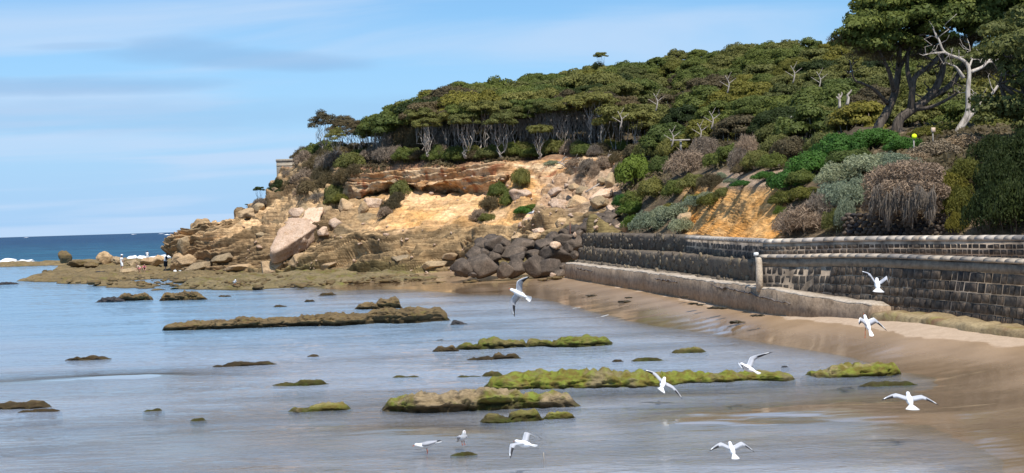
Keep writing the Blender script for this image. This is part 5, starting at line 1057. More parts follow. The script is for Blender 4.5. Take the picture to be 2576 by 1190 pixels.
shrubs([(2130,470,150,66,'fine','leaf_silver'),(2200,440,150,60,'fine','leaf_silver'),(2270,430,130,50,'fine','leaf_silver'),(2110,520,110,70,'fine','leaf_silver'),(2150,530,100,90,'fine','leaf_silver'),(2360,400,150,52,'fine','straw'),(2430,380,130,50,'fine','straw'),(2300,420,100,40,'fine','straw'),(2030,590,130,80,'twig','twig'),(1985,588,80,60,'twig','twig'),(2070,560,100,80,'twig','twig'),(2100,588,60,70,'fine',O_),(2130,585,56,90,'fine','leaf_silver'),(2400,500,90,80,'fine','leaf_yellow'),(2425,560,100,100,'fine','leaf_yellow'),(2440,470,100,80,'fine','leaf_yellow'),(2410,588,60,60,'fine','leaf_yellow'),(2500,590,130,140,'fine','leaf_dark'),(2560,590,140,150,'fine','leaf_dark'),(2520,500,130,130,'fine','leaf_dark'),(2580,450,140,140,'fine','leaf_dark'),(2500,420,110,90,'fine','leaf_dark'),(2640,560,150,200,'fine','leaf_dark'),(2760,570,170,200,'fine','leaf_dark'),(2880,580,180,220,'fine','leaf_dark'),(3000,590,190,220,'fine','leaf_dark')], 'hanging over the dark retaining stones', 'bushes over the retaining stones', 'bank_bush')  # far right bushes: their shade is put into the dark leaf colour
# drooping dry vines
def vines():
    rnd = np.random.default_rng(8); n = 2600; px = rnd.uniform(2190, 2350, n); d = np.interp(px, [2100, 2400], [52.6, 47.6]) - 0.2 - rnd.uniform(0, 0.9, n)
    y0 = 470 + rnd.uniform(0, 60, n) + 12 * np.sin(px * .13); ln = rnd.uniform(18, 48, n); 
    lim = 545 + 36 * np.sin(px * 0.11 + 1.0) + 14 * np.sin(px * .31); y1 = np.minimum(y0 + ln, lim + rnd.uniform(-10, 8, n)); y1 = np.maximum(y1, y0 + 8)
    a = P(px, y0, d); b = P(px + rnd.normal(size=n) * 5, y1, d - rnd.uniform(-0.1, 0.15, n)); mid = (a + b) / 2 + rnd.normal(size=(n, 3)) * 0.04 + np.array([0, -0.06, 0.04])
    wd = np.stack([rnd.normal(size=n), rnd.normal(size=n), 0 * px], -1); wd /= np.linalg.norm(wd, axis=1)[:, None]; wd *= 0.010
    V = np.stack([a - wd, a + wd, mid + wd, mid - wd, b + wd * 0.4, b - wd * 0.4], 1).reshape(-1, 3); i = np.arange(n)[:, None] * 6
    Fc = np.vstack([i + np.array([[0, 1, 2, 3]]), i + np.array([[3, 2, 4, 5]])])
    base = P(2270, 588, 50); e = empty('hanging_vine', base); tag(e, 'dry brown vine curtain hanging over the dark retaining stones', 'vine')
    obj('strands', mesh('strands', V - base, Fc, MT['twig'], False, {'tone': np.repeat(rnd.random(n) * 0.8, 6)}), e)
    cl = [tuple(P(x, y, float(np.interp(x, [2100, 2400], [53.0, 48.0])) + dy) - base) + (s, s, s * 0.7) for x, y, s, dy in ((2215, 455, .6, 0), (2250, 440, .6, 0.1), (2290, 435, .65, .1), (2330, 440, .6, 0), (2220, 490, .6, -.2), (2265, 480, .7, -.4), (2310, 480, .7, -.4), (2350, 480, .5, -.1), (2245, 520, .5, -.2), (2300, 515, .55, -.3), (2200, 520, .45, 0), (2340, 515, .4, -.1))]
    V, Fc, T_ = clump_leaves(cl, 720, 0.075, rnd, low=-1.2, fill=0.4, outw=0.3, aspect=0.22); obj('tangle', mesh('tangle', V, Fc, MT['twig'], False, {'tone': T_}), e)
vines()
# --- big trees on the right
def big_tree(name, base_px, limbs, crown, bark, leaf, label, seed, d0=72.0, per=46, ls=0.115, twigs=None):
    rnd = np.random.default_rng(seed); base = P(base_px[0], base_px[1], d0); e = empty(name, base); tag(e, label, 'tree')
    parts = []; tips = []
    for pts, r0_, r1_ in limbs:
        q = smooth_path([P(x, y, d0 + dd) - base for x, y, dd in pts], 5); parts.append(tube(q, np.linspace(r0_, r1_, len(q)), 9)); tips.append(q[-1])
        if r1_ < 0.14:
            for _ in range(5):
                st = q[rnd.integers(len(q) // 2, len(q))]; en = st + np.array([rnd.uniform(-1, 1), rnd.uniform(-1, 1), rnd.uniform(0.1, 1.0)]) * 1.1
                parts.append(tube(branch_curve(st, en, rnd, 0.2, 5), np.linspace(r1_ * 0.7, 0.012, 5), 5))
    TV, TF = merge(parts); obj('trunk', mesh('trunk', TV, TF, MT[bark], True), e)
    if twigs:
        cl = [tuple(P(x + rnd.normal() * 14, y + rnd.normal() * 6, d0 + dd + rnd.normal() * .4) - base) + (s * .5, s * .5, s * .3) for (x, y, dd, s) in twigs for _ in range(4)]
        V, Fc, T_ = clump_leaves(cl, 130, 0.16, rnd, low=-0.9, fill=0.6, outw=0.15, aspect=0.07); obj('dead_twigs', mesh('dead_twigs', V, Fc, MT['leaf_brown'], False, {'tone': T_ * .5}), e)
    if crown:
        cl = []
        for (x, y, dd, s) in crown:
            c_ = P(x, y, d0 + dd) - base
            for j in range(5):
                cl.append(tuple(c_ + rnd.normal(size=3) * np.array([0.55, 0.55, 0.26]) * s) + (s * rnd.uniform(0.45, 0.7), s * rnd.uniform(0.45, 0.7), s * rnd.uniform(0.26, 0.4)))
        V, Fc, T_ = clump_leaves(cl, per * 2.0, ls, rnd, low=-0.5); obj('crown', mesh('crown', V, Fc, MT[leaf], False, {'tone': T_}), e)
        bp = []
        for (x, y, dd, s) in crown:
            c_ = P(x, y + 6, d0 + dd) - base; st = min([t for t in np.vstack([t_[None] for t_ in tips])], key=lambda t: np.linalg.norm(t - c_)); bp.append(tube(branch_curve(st, c_, rnd, 0.12, 6), np.linspace(0.06, 0.02, 6), 5))
        V, Fc = merge(bp); obj('branches', mesh('branches', V, Fc, MT[bark], True), e)
    return e
big_tree('coastal_tree', (2209, 332), [([(2209,335,0),(2210,318,0),(2230,284,.2),(2250,238,.3),(2260,178,.2),(2263,112,0)], .27, .13), ([(2250,232,.3),(2240,190,-.4),(2228,160,-.8),(2212,128,-1)], .14, .06), ([(2234,262,.2),(2200,226,-.6),(2170,210,-1),(2148,198,-1.2),(2138,152,-1.4)], .11, .03), ([(2260,178,.2),(2285,130,.8),(2300,90,1)], .12, .06)],
 [(2168, 78, -1, 1.12), (2196, 52, -1, 1.29), (2176, 105, -1.4, 0.77), (2187, 30, 0, 1.38), (2184, 78, -1.5, 1.2), (2209, 15, 0.5, 1.46), (2209, 60, -1.6, 1.29), (2267, 40, -1, 1.38), (2262, 85, 0.5, 1.03), (2282, 5, 0, 1.46), (2317, 35, 0.5, 1.29), (2202, 105, -1, 0.86), (2312, 70, 1.5, 0.95), (2247, -20, 0, 1.46), (2322, -20, 0, 1.46), (2188, 112, -1, 0.8), (2207, 120, -0.5, 0.8), (2290, 112, 0, 0.8), (2340, 95, 0.5, 0.9)], 'bark_dark', 'leaf_green', 'tall dark trunked tree leaning right, leftmost of the big trees on the bank', 201, twigs=[(2145,100,-1,1.1),(2190,115,-1,1.2),(2230,120,-.5,1.2),(2275,110,.3,1.2),(2165,130,-1,.8),(2210,145,-.6,.9),(2250,150,0,.8)])
big_tree('coastal_tree', (2257, 334), [([(2257,338,0),(2257,322,0),(2265,299,0),(2291,279,0),(2326,254,.2),(2356,218,.4),(2372,172,.4),(2366,130,.3),(2380,80,0)], .30, .12), ([(2291,279,0),(2296,223,-.3),(2303,193,-.3),(2336,167,-.2),(2362,140,0)], .19, .09), ([(2296,230,-.3),(2282,167,-.2),(2291,105,0)], .15, .07), ([(2300,276,0),(2340,270,-.5),(2380,252,-.8),(2415,230,-1)], .12, .05), ([(2330,252,.2),(2400,205,1),(2440,120,1.2),(2460,50,1)], .16, .08)],
 [(2345,20,0,1.6),(2385,45,-.6,1.4),(2345,55,-1.4,1.2),(2420,15,0,1.7),(2425,55,.5,1.2),(2460,35,-.5,1.5),(2500,10,0,1.7),(2515,50,.5,1.5),(2555,25,0,1.7),(2560,75,.5,1.4),(2480,75,1,.9),(2390,-15,0,1.8),(2470,-20,0,1.8),(2560,-20,0,1.8),(2600,40,0,1.8),(2310,90,1.5,.8),(2440,95,1.5,.8)], 'bark_dark', 'leaf_green', 'big dark tree with a bent trunk right of the leftmost leaning tree', 202, twigs=[(2310,110,.5,1.2),(2345,115,.3,1.2),(2385,105,0,1.1),(2330,140,.3,1.0),(2420,110,.4,1.0),(2460,100,.8,1.0),(2470,190,1,1.2),(2455,160,1,1.0),(2500,180,1,1.0)])
big_tree('dead_tree', (2412, 335), [([(2408,338,0),(2412,325,0),(2434,284,0),(2435,228,0),(2438,178,0),(2423,152,0),(2377,132,-.2),(2362,101,-.2),(2346,71,-.2)], .17, .035), ([(2416,322,0),(2438,294,.1),(2468,259,.3),(2494,238,.4),(2520,200,.6)], .16, .05), ([(2424,196,0),(2412,178,-.1),(2402,167,-.2),(2377,157,-.4)], .10, .03), ([(2440,182,0),(2473,167,.2),(2494,145,.4)], .10, .04), ([(2377,132,-.2),(2345,134,-.6),(2320,140,-.8)], .06, .02), ([(2436,175,0),(2445,150,.2),(2448,138,.2)], .06, .03)], None, 'bark_white', 'leaf_olive', 'bleached white trunked bare tree among the big trees', 203, d0=70.0)
big_tree('coastal_tree', (2600, 340), [([(2600,345,0),(2595,280,0),(2570,200,0),(2545,140,0)], .25, .10), ([(2590,270,0),(2540,230,-1),(2515,210,-1)], .12, .05)],
 [(2564, 130, 0, 1.04), (2599, 110, 0, 1.12), (2584, 165, -0.6, 1.12), (2586, 150, 0, 1.2), (2585, 205, -0.5, 0.96), (2625, 210, -1, 1.12), (2622, 230, 0, 1.2), (2600, 250, -0.8, 1.04), (2602, 280, -1, 1.2), (2590, 295, -0.6, 0.8), (2632, 310, 0, 1.2), (2672, 180, 0, 1.44), (2666, 100, 0, 1.44), (2672, 260, -1.5, 1.44), (2606, 120, -2, 1.2), (2592, 320, -1.0, 0.96), (2528, 95, 0.5, 1.0), (2508, 130, 1, 0.8), (2553, 60, 1, 1.2)], 'bark_dark', 'leaf_olive', 'leafy olive tree cut by the right edge of the picture', 204, d0=58.0, ls=0.10)
# dead snags, dead branches
def snag(name, base_px, d0, limbs, label, mat='bark_white', cat='dead wood', group=None):
    base = P(base_px[0], base_px[1], d0); parts = []
    for pts, a, b in limbs:
        q = smooth_path([P(x, y, d0 + dd) - base for x, y, dd in pts], 4); parts.append(tube(q, np.linspace(a, b, len(q)), 6))
    V, Fc = merge(parts); return tag(obj(name, mesh(name, V, Fc, MT[mat], True), None, base), label, cat, group)
snag('dead_snag', (2112, 268), 84, [([(2112,272,0),(2112,250,0),(2110,236,0)], .09, .05), ([(2112,252,0),(2104,243,0)], .06, .03), ([(2112,248,0),(2118,238,0),(2117,232,0)], .06, .03)], 'forked white dead snag standing in the hillside wood')
snag('dead_snag', (2133, 262), 84, [([(2131,264,0),(2134,248,0),(2132,240,0),(2139,232,0),(2142,226,0)], .10, .04)], 'crooked white dead snag right of the forked one')
rd = np.random.default_rng(4)
for i in range(16):
    x = rd.uniform(1335, 1530); y = float(np.interp(x, [1335, 1420, 1530], [422, 412, 398])) + rd.uniform(-8, 8); d = proj(on_slope(x, y))[2] - 1.2; L = rd.uniform(18, 50); up_ = rd.uniform(-8, 12)
    snag('dead_branch', (x, y), d, [([(x, y, 0), (x + L * .3, y - up_ * .6 + 4, -.3), (x + L * .7, y - up_ - 2, -.2), (x + L, y - up_ * .7, 0)], .06, .02), ([(x + L * .4, y - up_ * .6, -.3), (x + L * .6, y - up_ - 12, -.5)], .03, .01)], 'bleached dead branch lying at the clifftop above the rockfall, %s of the tangle' % nth(i + 1), 'bark_pale', 'branch', 'dead branches tangled at the clifftop')
snag('dead_branch', (1492, 476), 106, [([(1474,484,-1),(1490,474,-1.2),(1508,462,-1)], .09, .06)], 'straight grey branch lying on the rockfall stones', 'bark_pale', 'branch')
for i, (x, y) in enumerate(((1790, 300), (1760, 330), (1650, 255), (1830, 210), (1995, 185), (1690, 345), (1560, 300), (2060, 200))):
    d = 96 + 10 * (y < 260); snag('bare_branch', (x, y), d, [([(x, y + 24, 0), (x + 4, y, 0), (x - 6, y - 20, 0)], .06, .02), ([(x + 4, y, 0), (x + 22, y - 14, 0)], .035, .012), ([(x + 2, y + 8, 0), (x - 20, y - 6, 0)], .035, .012), ([(x, y - 10, 0), (x + 10, y - 30, 0)], .03, .01)], 'bare grey branches poking from the hillside scrub, %s from the left' % nth([1560,1650,1690,1760,1790,1830,1995,2060].index(x) + 1), 'bark_pale', 'branch', 'bare branches in the hillside scrub')
# signs
e = empty('timber_post', P(1712, 378, 99)); tag(e, 'weathered timber T shaped post in the slope scrub', 'post'); k = 99 / F
box('post', P(1712.5, 366, 99) - P(1712, 378, 99), (5 * k, 5 * k, 28 * k), MT['timber'], e); box('crossbar', P(1711, 352.5, 98.8) - P(1712, 378, 99), (50 * k, 3.5 * k, 3.5 * k), MT['timber'], e)
e = empty('small_sign', P(1988, 318, 96)); tag(e, 'small pale sign on a thin post among the hillside shrubs', 'sign'); k = 96 / F
box('post', P(1986, 308, 96) - P(1988, 318, 96), (2.5 * k, 2.5 * k, 22 * k), MT['timber'], e); box('sign_board', P(1989, 298, 95.8) - P(1988, 318, 96), (13 * k, 2 * k, 11 * k), MT['paint'], e, 0.2)
# low ground cover on the headland
def ground_cover():
    rnd = np.random.default_rng(14); n = 60000
    i = rnd.integers(np.searchsorted(TU, 745), len(TU) - 2, n); v = rnd.uniform(5.95, 8.6, n); j = np.searchsorted(TV, v); px = TU[i]
    extra = (px > 1560) & (rnd.random(n) < 0.7); v2 = rnd.uniform(2.2, 6.5, n); j = np.where(extra, np.searchsorted(TV, v2), j)
    keep = ~((px > 1690) & (px < 1985) & (TV[j] < 4.6)); keep &= (fbm(TW[i, j] * 0.22, 3, 90) > -0.25)
    c_ = TW[i, j][keep] + rnd.normal(size=(keep.sum(), 3)) * np.array([.2, .2, .05]) + [0, 0, 0.12]
    nn = rnd.normal(size=c_.shape) * 0.6 + [0, -0.4, 0.9]
    V, Fc = leaves(c_, nn, rnd.uniform(0.10, 0.22, len(c_)), rnd, 0.45)
    tag(obj('ground_cover', mesh('ground_cover', V, Fc, MT['leaf_brown'], False, {'tone': np.repeat(np.clip(0.5 + 0.6 * fbm(c_ * 0.5, 2, 91), 0, 1), 4)})), 'low brown green ground cover over the headland soil', kind='stuff')
ground_cover()
#PART6
# ------------------------------------------------------------------ gulls
def gull_mesh(wl_, wr_, tail_spread=0.10, legs=None, folded=False, head_up=0.0, name='gull'):
    """x forward, y left, z up; one mesh; wl_/wr_ = (inner dihedral, outer dihedral, sweep) degrees for each wing"""
    Vs, Fs, Ms, n = [], [], [], 0
    def add(V, Fc, mi):
        nonlocal n
        Vs.append(np.asarray(V, float)); Fs.extend([tuple(int(i) + n for i in f) for f in Fc]); Ms.extend(mi if isinstance(mi, list) else [mi] * len(Fc)); n += len(V)
    xs = np.array([-.19, -.16, -.11, -.05, .02, .08, .12, .15, .175, .20, .215]); rs = np.array([.008, .024, .045, .060, .064, .056, .042, .036, .037, .028, .008])
    zs = np.array([.012, .010, .004, 0, 0, .006, .014, .022, .026, .024, .020]) + head_up * np.clip((xs - .05) / .15, 0, 1) ** 1.3
    if head_up > 0.03: xs = np.where(xs > .05, .05 + (xs - .05) * 0.75, xs)
    pts = np.stack([xs, 0 * xs, zs], -1); V, Fc = tube(pts, rs, 12)
    V = np.asarray(V); mi = []
    cen = np.array([np.mean([V[i] for i in f], axis=0) for f in Fc])
    for c_ in cen: mi.append(1 if (folded and c_[2] > 0.018 and c_[0] < 0.07) else 0)
    add(V, Fc, mi)
    hx, hz = xs[-1], zs[-1]
    add(*tube([(hx - .012, 0, hz), (hx + .02, 0, hz - .002), (hx + .042, 0, hz - .008)], [.010, .007, .002], 6), 3)
    for s in (1, -1): add(*tube([(hx - .035, s * .030, hz + .008), (hx - .035, s * .036, hz + .008)], [.006, .004], 6), 2)
    # tail fan
    w0, w1 = 0.028, 0.03 + tail_spread; arc = np.linspace(-1, 1, 7); TV = []
    for zz in (0.006, -0.004):
        for a in arc: TV.append((-.15, a * w0, zz + .008))
        for a in arc: TV.append((-.285 - 0.02 * (1 - a * a), a * w1, zz + .004))
    TF = []
    for b_ in (0, 14):
        for i in range(6): f = (b_ + i, b_ + i + 1, b_ + 7 + i + 1, b_ + 7 + i); TF.append(f if b_ else f[::-1])
    for i in range(6): TF.append((7 + i, 8 + i, 22 + i, 21 + i))
    TF += [(0, 7, 21, 14), (6, 20, 27, 13)]; add(TV, TF, 0)
    if folded:
        for s in (1, -1):   # folded wings laid along the flanks, black primaries crossing over the tail
            q = np.array([(.07, s * .045, .02), (.03, s * .064, .025), (-.06, s * .060, .026), (-.14, s * .036, .026), (-.22, s * .012, .026), (-.31, s * -.006, .030)])
            V, Fc = tube(q, [.010, .034, .036, .026, .015, .003], 8); V[:, 1] = q.mean(0)[1] * 0 + V[:, 1]
            cen = [np.mean([V[i] for i in f], axis=0) for f in Fc]; add(V, Fc, [2 if c_[0] < -.19 else 1 for c_ in cen])
    else:
        sec = [(0.0, .085, .150), (.06, .098, .152), (.13, .118, .148), (.20, .128, .135), (.27, .108, .115), (.34, .070, .092), (.40, .030, .066), (.45, -.012, .040), (.49, -.055, .010)]
        for side, wg in ((1, wl_), (-1, wr_)):
            V = []; y, z = 0.035, 0.025; ps = 0.0
            for k, (s, lead, ch) in enumerate(sec):
                a = math.radians(wg[0] if s <= .20 else wg[1]); ds = s - ps; y += ds * math.cos(a); z += ds * math.sin(a); ps = s
                sw = -math.tan(math.radians(wg[2])) * max(0, s - .2); th = 0.010 + 0.06 * ch
                for (fx, fz) in ((0.0, 0), (0.14, .5), (0.45, .42), (1.0, 0.0), (0.45, -.12), (0.14, -.35)):
                    V.append((lead + sw - ch * fx, side * y, z + fz * th * (1 if s < .4 else .4)))
            Fc, mi = [], []
            m_ = 6
            for k in range(len(sec) - 1):
                for j in range(m_):
                    f = (k * m_ + j, (k + 1) * m_ + j, (k + 1) * m_ + (j + 1) % m_, k * m_ + (j + 1) % m_); Fc.append(f if side > 0 else f[::-1])
                    mi.append((2 if k != 6 or j in (2, 3) else 0) if k >= 6 else (0 if j in (0, 5) else ((2 if j in (2,) and k >= 4 else 1) if j < 3 else 0)) if True else 0)
            Fc.append(tuple(range(m_))); mi.append(0); Fc.append(tuple((len(sec) - 1) * m_ + j for j in range(m_))); mi.append(2)
            add(V, Fc, mi)
    if legs:
        for s in (1, -1):
            q = np.array(legs) * np.array([1, s, 1]); add(*tube(q, np.linspace(.008, .006, len(q)), 5), 3)
            e = q[-1]; fdir = np.array([.035, 0, -.002]) if folded else (q[-1] - q[-2]) * 0.4
            for sp_ in (-.018, 0, .018): add(*tube([e, e + fdir + np.array([0, sp_, 0])], [.005, .002], 4), 3)
    V = np.vstack(Vs); return mesh(name, V, Fs, None, True, None, None, [MT['white'], MT['gullgrey'], MT['gullblack'], MT['gullred']], Ms)
def gull(px, py, d, f, right, wl_, wr_, label, tail=0.08, legs=None, folded=False, head_up=0.0, scale=1.0, pos=None):
    me = gull_mesh(wl_, wr_, tail, legs, folded, head_up); f = np.asarray(f, float); f /= np.linalg.norm(f); r_ = np.asarray(right, float); r_ -= f * (r_ @ f); r_ /= np.linalg.norm(r_); u_ = np.cross(r_, f)
    o = obj('gull', me); Mx = Matrix.Identity(4); p = P(px, py, d) if pos is None else pos
    for i in range(3): Mx[i][0] = f[i] * scale; Mx[i][1] = -r_[i] * scale; Mx[i][2] = u_[i] * scale; Mx[i][3] = float(p[i])
    o.matrix_world = Mx; return tag(o, label, 'gull', 'silver gulls over the lagoon')
# right vectors are given in scene axes (x right, y away, z up)
gull(1306, 738, 30, (-.86, .30, .46), (.30, -.25, .95), (-14, 4, 8), (8, 22, 14), 'gull banking steeply to the left with wings vertical, above the lagoon middle', tail=.03)
gull(2207, 716, 30, (.15, .85, .50), (.95, -.15, -.1), (52, 38, 6), (40, -70, 30), 'gull with raised left wing flying in front of the bluestone wall', tail=.09)
gull(2181, 815, 31, (-.22, .42, .88), (.90, .2, -.32), (28, 34, 10), (-4, -16, 24), 'gull landing with orange legs hanging, below the wall', tail=.03, legs=[(-.06, .03, -.05), (-.14, .05, -.09), (-.24, .075, -.12)])
gull(1667, 965, 30, (.22, .86, .42), (.745, -.02, -.665), (4, 2, 6), (2, 0, 8), 'gull tilted with straight wings crossing the right end of the largest green rock', tail=.07)
gull(1882, 927, 29, (-.62, .62, .30), (.55, .55, .10), (30, 12, 30), (44, 62, 40), 'gull with wings folding above the bright green algae rock', tail=.03)
gull(2288, 1007, 24, (.06, .86, .48), (.99, -.02, -.06), (8, -4, 4), (4, -12, 6), 'gull gliding away with level wings over the right wet sand', tail=.10, scale=.93)
gull(1841, 1131, 20.5, (-.12, .80, .52), (.98, .1, -.08), (20, -14, 0), (22, -26, 0), 'gull with thin arched wings low over the front water', tail=.06, scale=.70)
gull(1318, 1117, 22.0, (-.72, .62, .05), (.60, .72, .12), (6, -38, 0), (42, -34, 10), 'gull with arched drooping wings right of the two standing gulls', tail=.02, scale=.85)
g0 = G(1072, 1140, 0.0)
gull(0, 0, 0, (-.80, -.10, -.14), (.1, .95, 0), None, None, 'standing gull facing left in the shallows, left of the pair', tail=.01, folded=True, legs=[(.0, .022, -.05), (-.005, .022, -.10), (.0, .024, -.155)], head_up=.02, pos=g0 + np.array([0, 0, .14]), scale=.92)
g1 = G(1164, 1132, 0.02)
gull(0, 0, 0, (.35, -.85, .35), (-.9, -.35, 0), None, None, 'standing gull facing the camera on the little front rock', tail=.01, folded=True, legs=[(.0, .022, -.05), (-.005, .022, -.10), (.0, .024, -.14)], head_up=.07, pos=g1 + np.array([0, .05, .20]), scale=.9)
g2 = G(591, 718, 0.25); gull(0, 0, 0, (.4, -.8, .3), (-.9, -.3, 0), None, None, 'tiny distant gull standing on the green reef edge', tail=.01, folded=True, legs=[(.0, .022, -.05), (0, .024, -.14)], head_up=.05, pos=g2 + np.array([0, 0, .22]), scale=1.35)
g3 = on_slope(1337, 546); gull(0, 0, 0, (.8, -.3, .2), (-.3, -.9, 0), None, None, 'tiny distant gull standing on the rockfall foot stone', tail=.01, folded=True, legs=[(.0, .022, -.05), (0, .024, -.14)], head_up=.05, pos=g3 + np.array([0, -1.8, .3]), scale=1.4)
# ------------------------------------------------------------------ people on the reef
def remeshed(name, parts, mat, vox):
    V, Fc = merge(parts); me = mesh(name, V, Fc, mat); t = obj('tmp', me); md = t.modifiers.new('r', 'REMESH'); md.mode = 'VOXEL'; md.voxel_size = vox; md.use_smooth_shade = True
    dg = bpy.context.evaluated_depsgraph_get(); m2 = bpy.data.meshes.new_from_object(t.evaluated_get(dg)); bpy.data.objects.remove(t); m2.materials.clear(); m2.materials.append(mat); m2.name = name; return m2
def ball(c_, r_, sx=1, sy=1, sz=1):
    V, Fc = ICO[2]; return V * np.array([sx, sy, sz]) * r_ + np.array(c_), [tuple(f) for f in Fc]
def person(p, h, yaw, label, top, bottom, hat=None, pose='stand', sleeves=None, hair=True, skirt=False):
    """figure about h metres tall; local frame faces -y (towards the camera) at yaw 0"""
    s = h / 1.72; hip, knee, ank = .92, .50, .08; e = empty('person', p); e.rotation_euler = (0, 0, yaw); e.scale = (s, s, s); tag(e, label, 'person')
    if pose == 'stand': ch = np.array([0, 0, 1.36]); nk = np.array([0, -.01, 1.47]); hd = np.array([0, -.03, 1.60]); pel = np.array([0, 0, .95]); kn = [(.10, -.02, knee), (-.10, -.02, knee)]; ft = [(.11, .02, ank), (-.12, .01, ank)]; el = [(.25, .03, 1.12), (-.25, .03, 1.12)]; ha = [(.25, -.12, .92), (-.24, -.12, .93)]
    elif pose == 'look': ch = np.array([0, -.06, 1.34]); nk = np.array([0, -.12, 1.44]); hd = np.array([0, -.19, 1.55]); pel = np.array([0, 0, .95]); kn = [(.10, -.02, knee), (-.10, -.02, knee)]; ft = [(.11, .02, ank), (-.11, .02, ank)]; el = [(.27, -.08, 1.12), (-.27, -.08, 1.12)]; ha = [(.12, -.28, 1.18), (-.12, -.28, 1.18)]
    else: ch = np.array([0, -.28, .86]); nk = np.array([0, -.36, .94]); hd = np.array([0, -.44, 1.02]); pel = np.array([0, .06, .62]); kn = [(.13, -.24, .46), (-.13, -.24, .46)]; ft = [(.12, .0, ank), (-.12, .0, ank)]; el = [(.22, -.40, .66), (-.22, -.40, .66)]; ha = [(.14, -.52, .44), (-.14, -.52, .44)]
    sh = [ch + np.array([.18, 0, .04]), ch + np.array([-.18, 0, .04])]; hp = [pel + np.array([.10, 0, -.04]), pel + np.array([-.10, 0, -.04])]; mid = (ch + pel) / 2
    B = [tube([pel - [0, 0, .06], pel, mid, ch, ch + [0, 0, .07]], [.12, .15, .13, .155, .09], 10), tube([ch, nk, hd], [.07, .055, .05], 8), ball(hd + [0, 0, .03], .105, .82, .95, 1.12), ball(hd + [0, -.10, .02], .02), ball(hd + [.085, 0, .02], .025, .5, 1, 1.2), ball(hd + [-.085, 0, .02], .025, .5, 1, 1.2)]
    for i in (0, 1):
        k_, f_, e_, a_ = map(np.array, (kn[i], ft[i], el[i], ha[i])); sg = 1 if i == 0 else -1
        B += [tube([hp[i], (hp[i] + k_) / 2, k_], [.095, .082, .058], 8), tube([k_, (k_ + f_) / 2 + [0, .012, .03], f_], [.056, .054, .036], 8), tube([f_ - [0, -.05, .04], f_ - [0, .06, .045], f_ - [0, .16, .055]], [.036, .04, .026], 6)]
        B += [tube([sh[i], (sh[i] + e_) / 2, e_], [.062, .05, .042], 8), tube([e_, (e_ + a_) / 2, a_], [.042, .038, .027], 8)]
        dr = (a_ - e_) / np.linalg.norm(a_ - e_); sd = np.array([sg * 1.0, 0, 0]); palm = a_ + dr * .05; B.append(tube([a_, palm, a_ + dr * .09], [.028, .036, .034], 6))
        for q, ln in ((-.027, .06), (-.009, .075), (.009, .07), (.027, .055)): B.append(tube([a_ + dr * .085 + sd * q, a_ + dr * (.085 + ln * .5) + sd * q, a_ + dr * (.085 + ln) + sd * q + [0, -.012, 0]], [.010, .009, .007], 5))
        B.append(tube([a_ + dr * .03, a_ + dr * .06 + np.array([-sg * .045, -.01, 0]), a_ + dr * .09 + np.array([-sg * .05, -.015, 0])], [.012, .011, .008], 5))
    obj('body', remeshed('body', B, MT['skin'], 0.017), e)
    Tp = [tube([pel - [0, 0, .02], mid, ch, ch + [0, 0, .09]], [.175, .165, .185, .11], 12)]
    for i in (0, 1): Tp.append(tube([sh[i] + [0, 0, .01], (sh[i] * .45 + np.array(el[i]) * .55)], [.085, .075], 8))
    obj('shirt', remeshed('shirt', Tp, MT[top], 0.02), e)
    if sleeves:
        obj('sleeve', remeshed('sleeve', [tube([sh[1], (sh[1] + np.array(el[1])) / 2, el[1], (np.array(el[1]) + np.array(ha[1])) / 2], [.092, .085, .075, .06], 8)], MT[sleeves], 0.02), e)
    Bt = [tube([pel + [0, 0, .06], pel - [0, 0, .06]], [.165, .165], 12)]
    for i in (0, 1): Bt.append(tube([hp[i], (hp[i] + np.array(kn[i])) / 2, np.array(kn[i]) - [0, 0, .10 if skirt else -.06]], [.12, .115, .12 if skirt else .095], 8))
    if skirt: Bt.append(tube([pel + [0, 0, .02], (pel + np.array([0, 0, knee])) / 2, (0, 0, knee - .08)], [.165, .19, .20], 12))
    obj('shorts', remeshed('shorts', Bt, MT[bottom], 0.02), e)
    obj('hair', remeshed('hair', [ball(hd + [0, .025, .06], .112, .86, .96, 1.0)], MT['hair'], 0.015), e)
    if hat:
        c_ = hd + np.array([0, 0, .10]); obj('hat', mesh('hat', *merge([tube([c_, c_ + [0, 0, .012]], [.19, .18], 14), tube([c_, c_ + [0, 0, .07], c_ + [0, 0, .10]], [.115, .105, .05], 12)]), MT[hat], True), e)
    return e
person(G(307, 683, .28), 1.62, 2.2, 'person in a white top, white shorts and pale sun hat standing on the reef', 'cloth_white', 'cloth_white', hat='cloth_white')
person(G(417, 681, .30), 1.68, 1.9, 'person in a white top with black sleeve and black skirt looking down at raised hands', 'cloth_white', 'cloth_black', pose='look', sleeves='cloth_black', skirt=True)
person(P(371, 655, 137), 0.92 * 1.0, 3.1, 'child in a long white shirt standing on the reef rock facing the sea', 'cloth_white', 'cloth_white')
person(G(362, 686, .36), 1.15, .5, 'child in a pink top and black shorts bending down on the reef', 'cloth_pink', 'cloth_black', pose='crouch')
person(G(352, 685.5, .36), 1.2, -.9, 'dark haired child in a pale pink top crouching beside the child in black shorts', 'cloth_sand', 'cloth_pink', pose='crouch')
b = G(446, 686, .36); V, Fc = merge([ball((-.2, 0, .12), .16, 1.1, .8, .8), ball((.22, 0, .10), .14, 1.4, .8, .7), tube([(-.25, 0, .2), (-.2, 0, .32), (-.12, 0, .2)], .015, 5)])
tag(obj('beach_bag', mesh('beach_bag', V, Fc, MT['paint'], True), None, b), 'small white bags lying on the reef right of the person with the black skirt', 'bag')
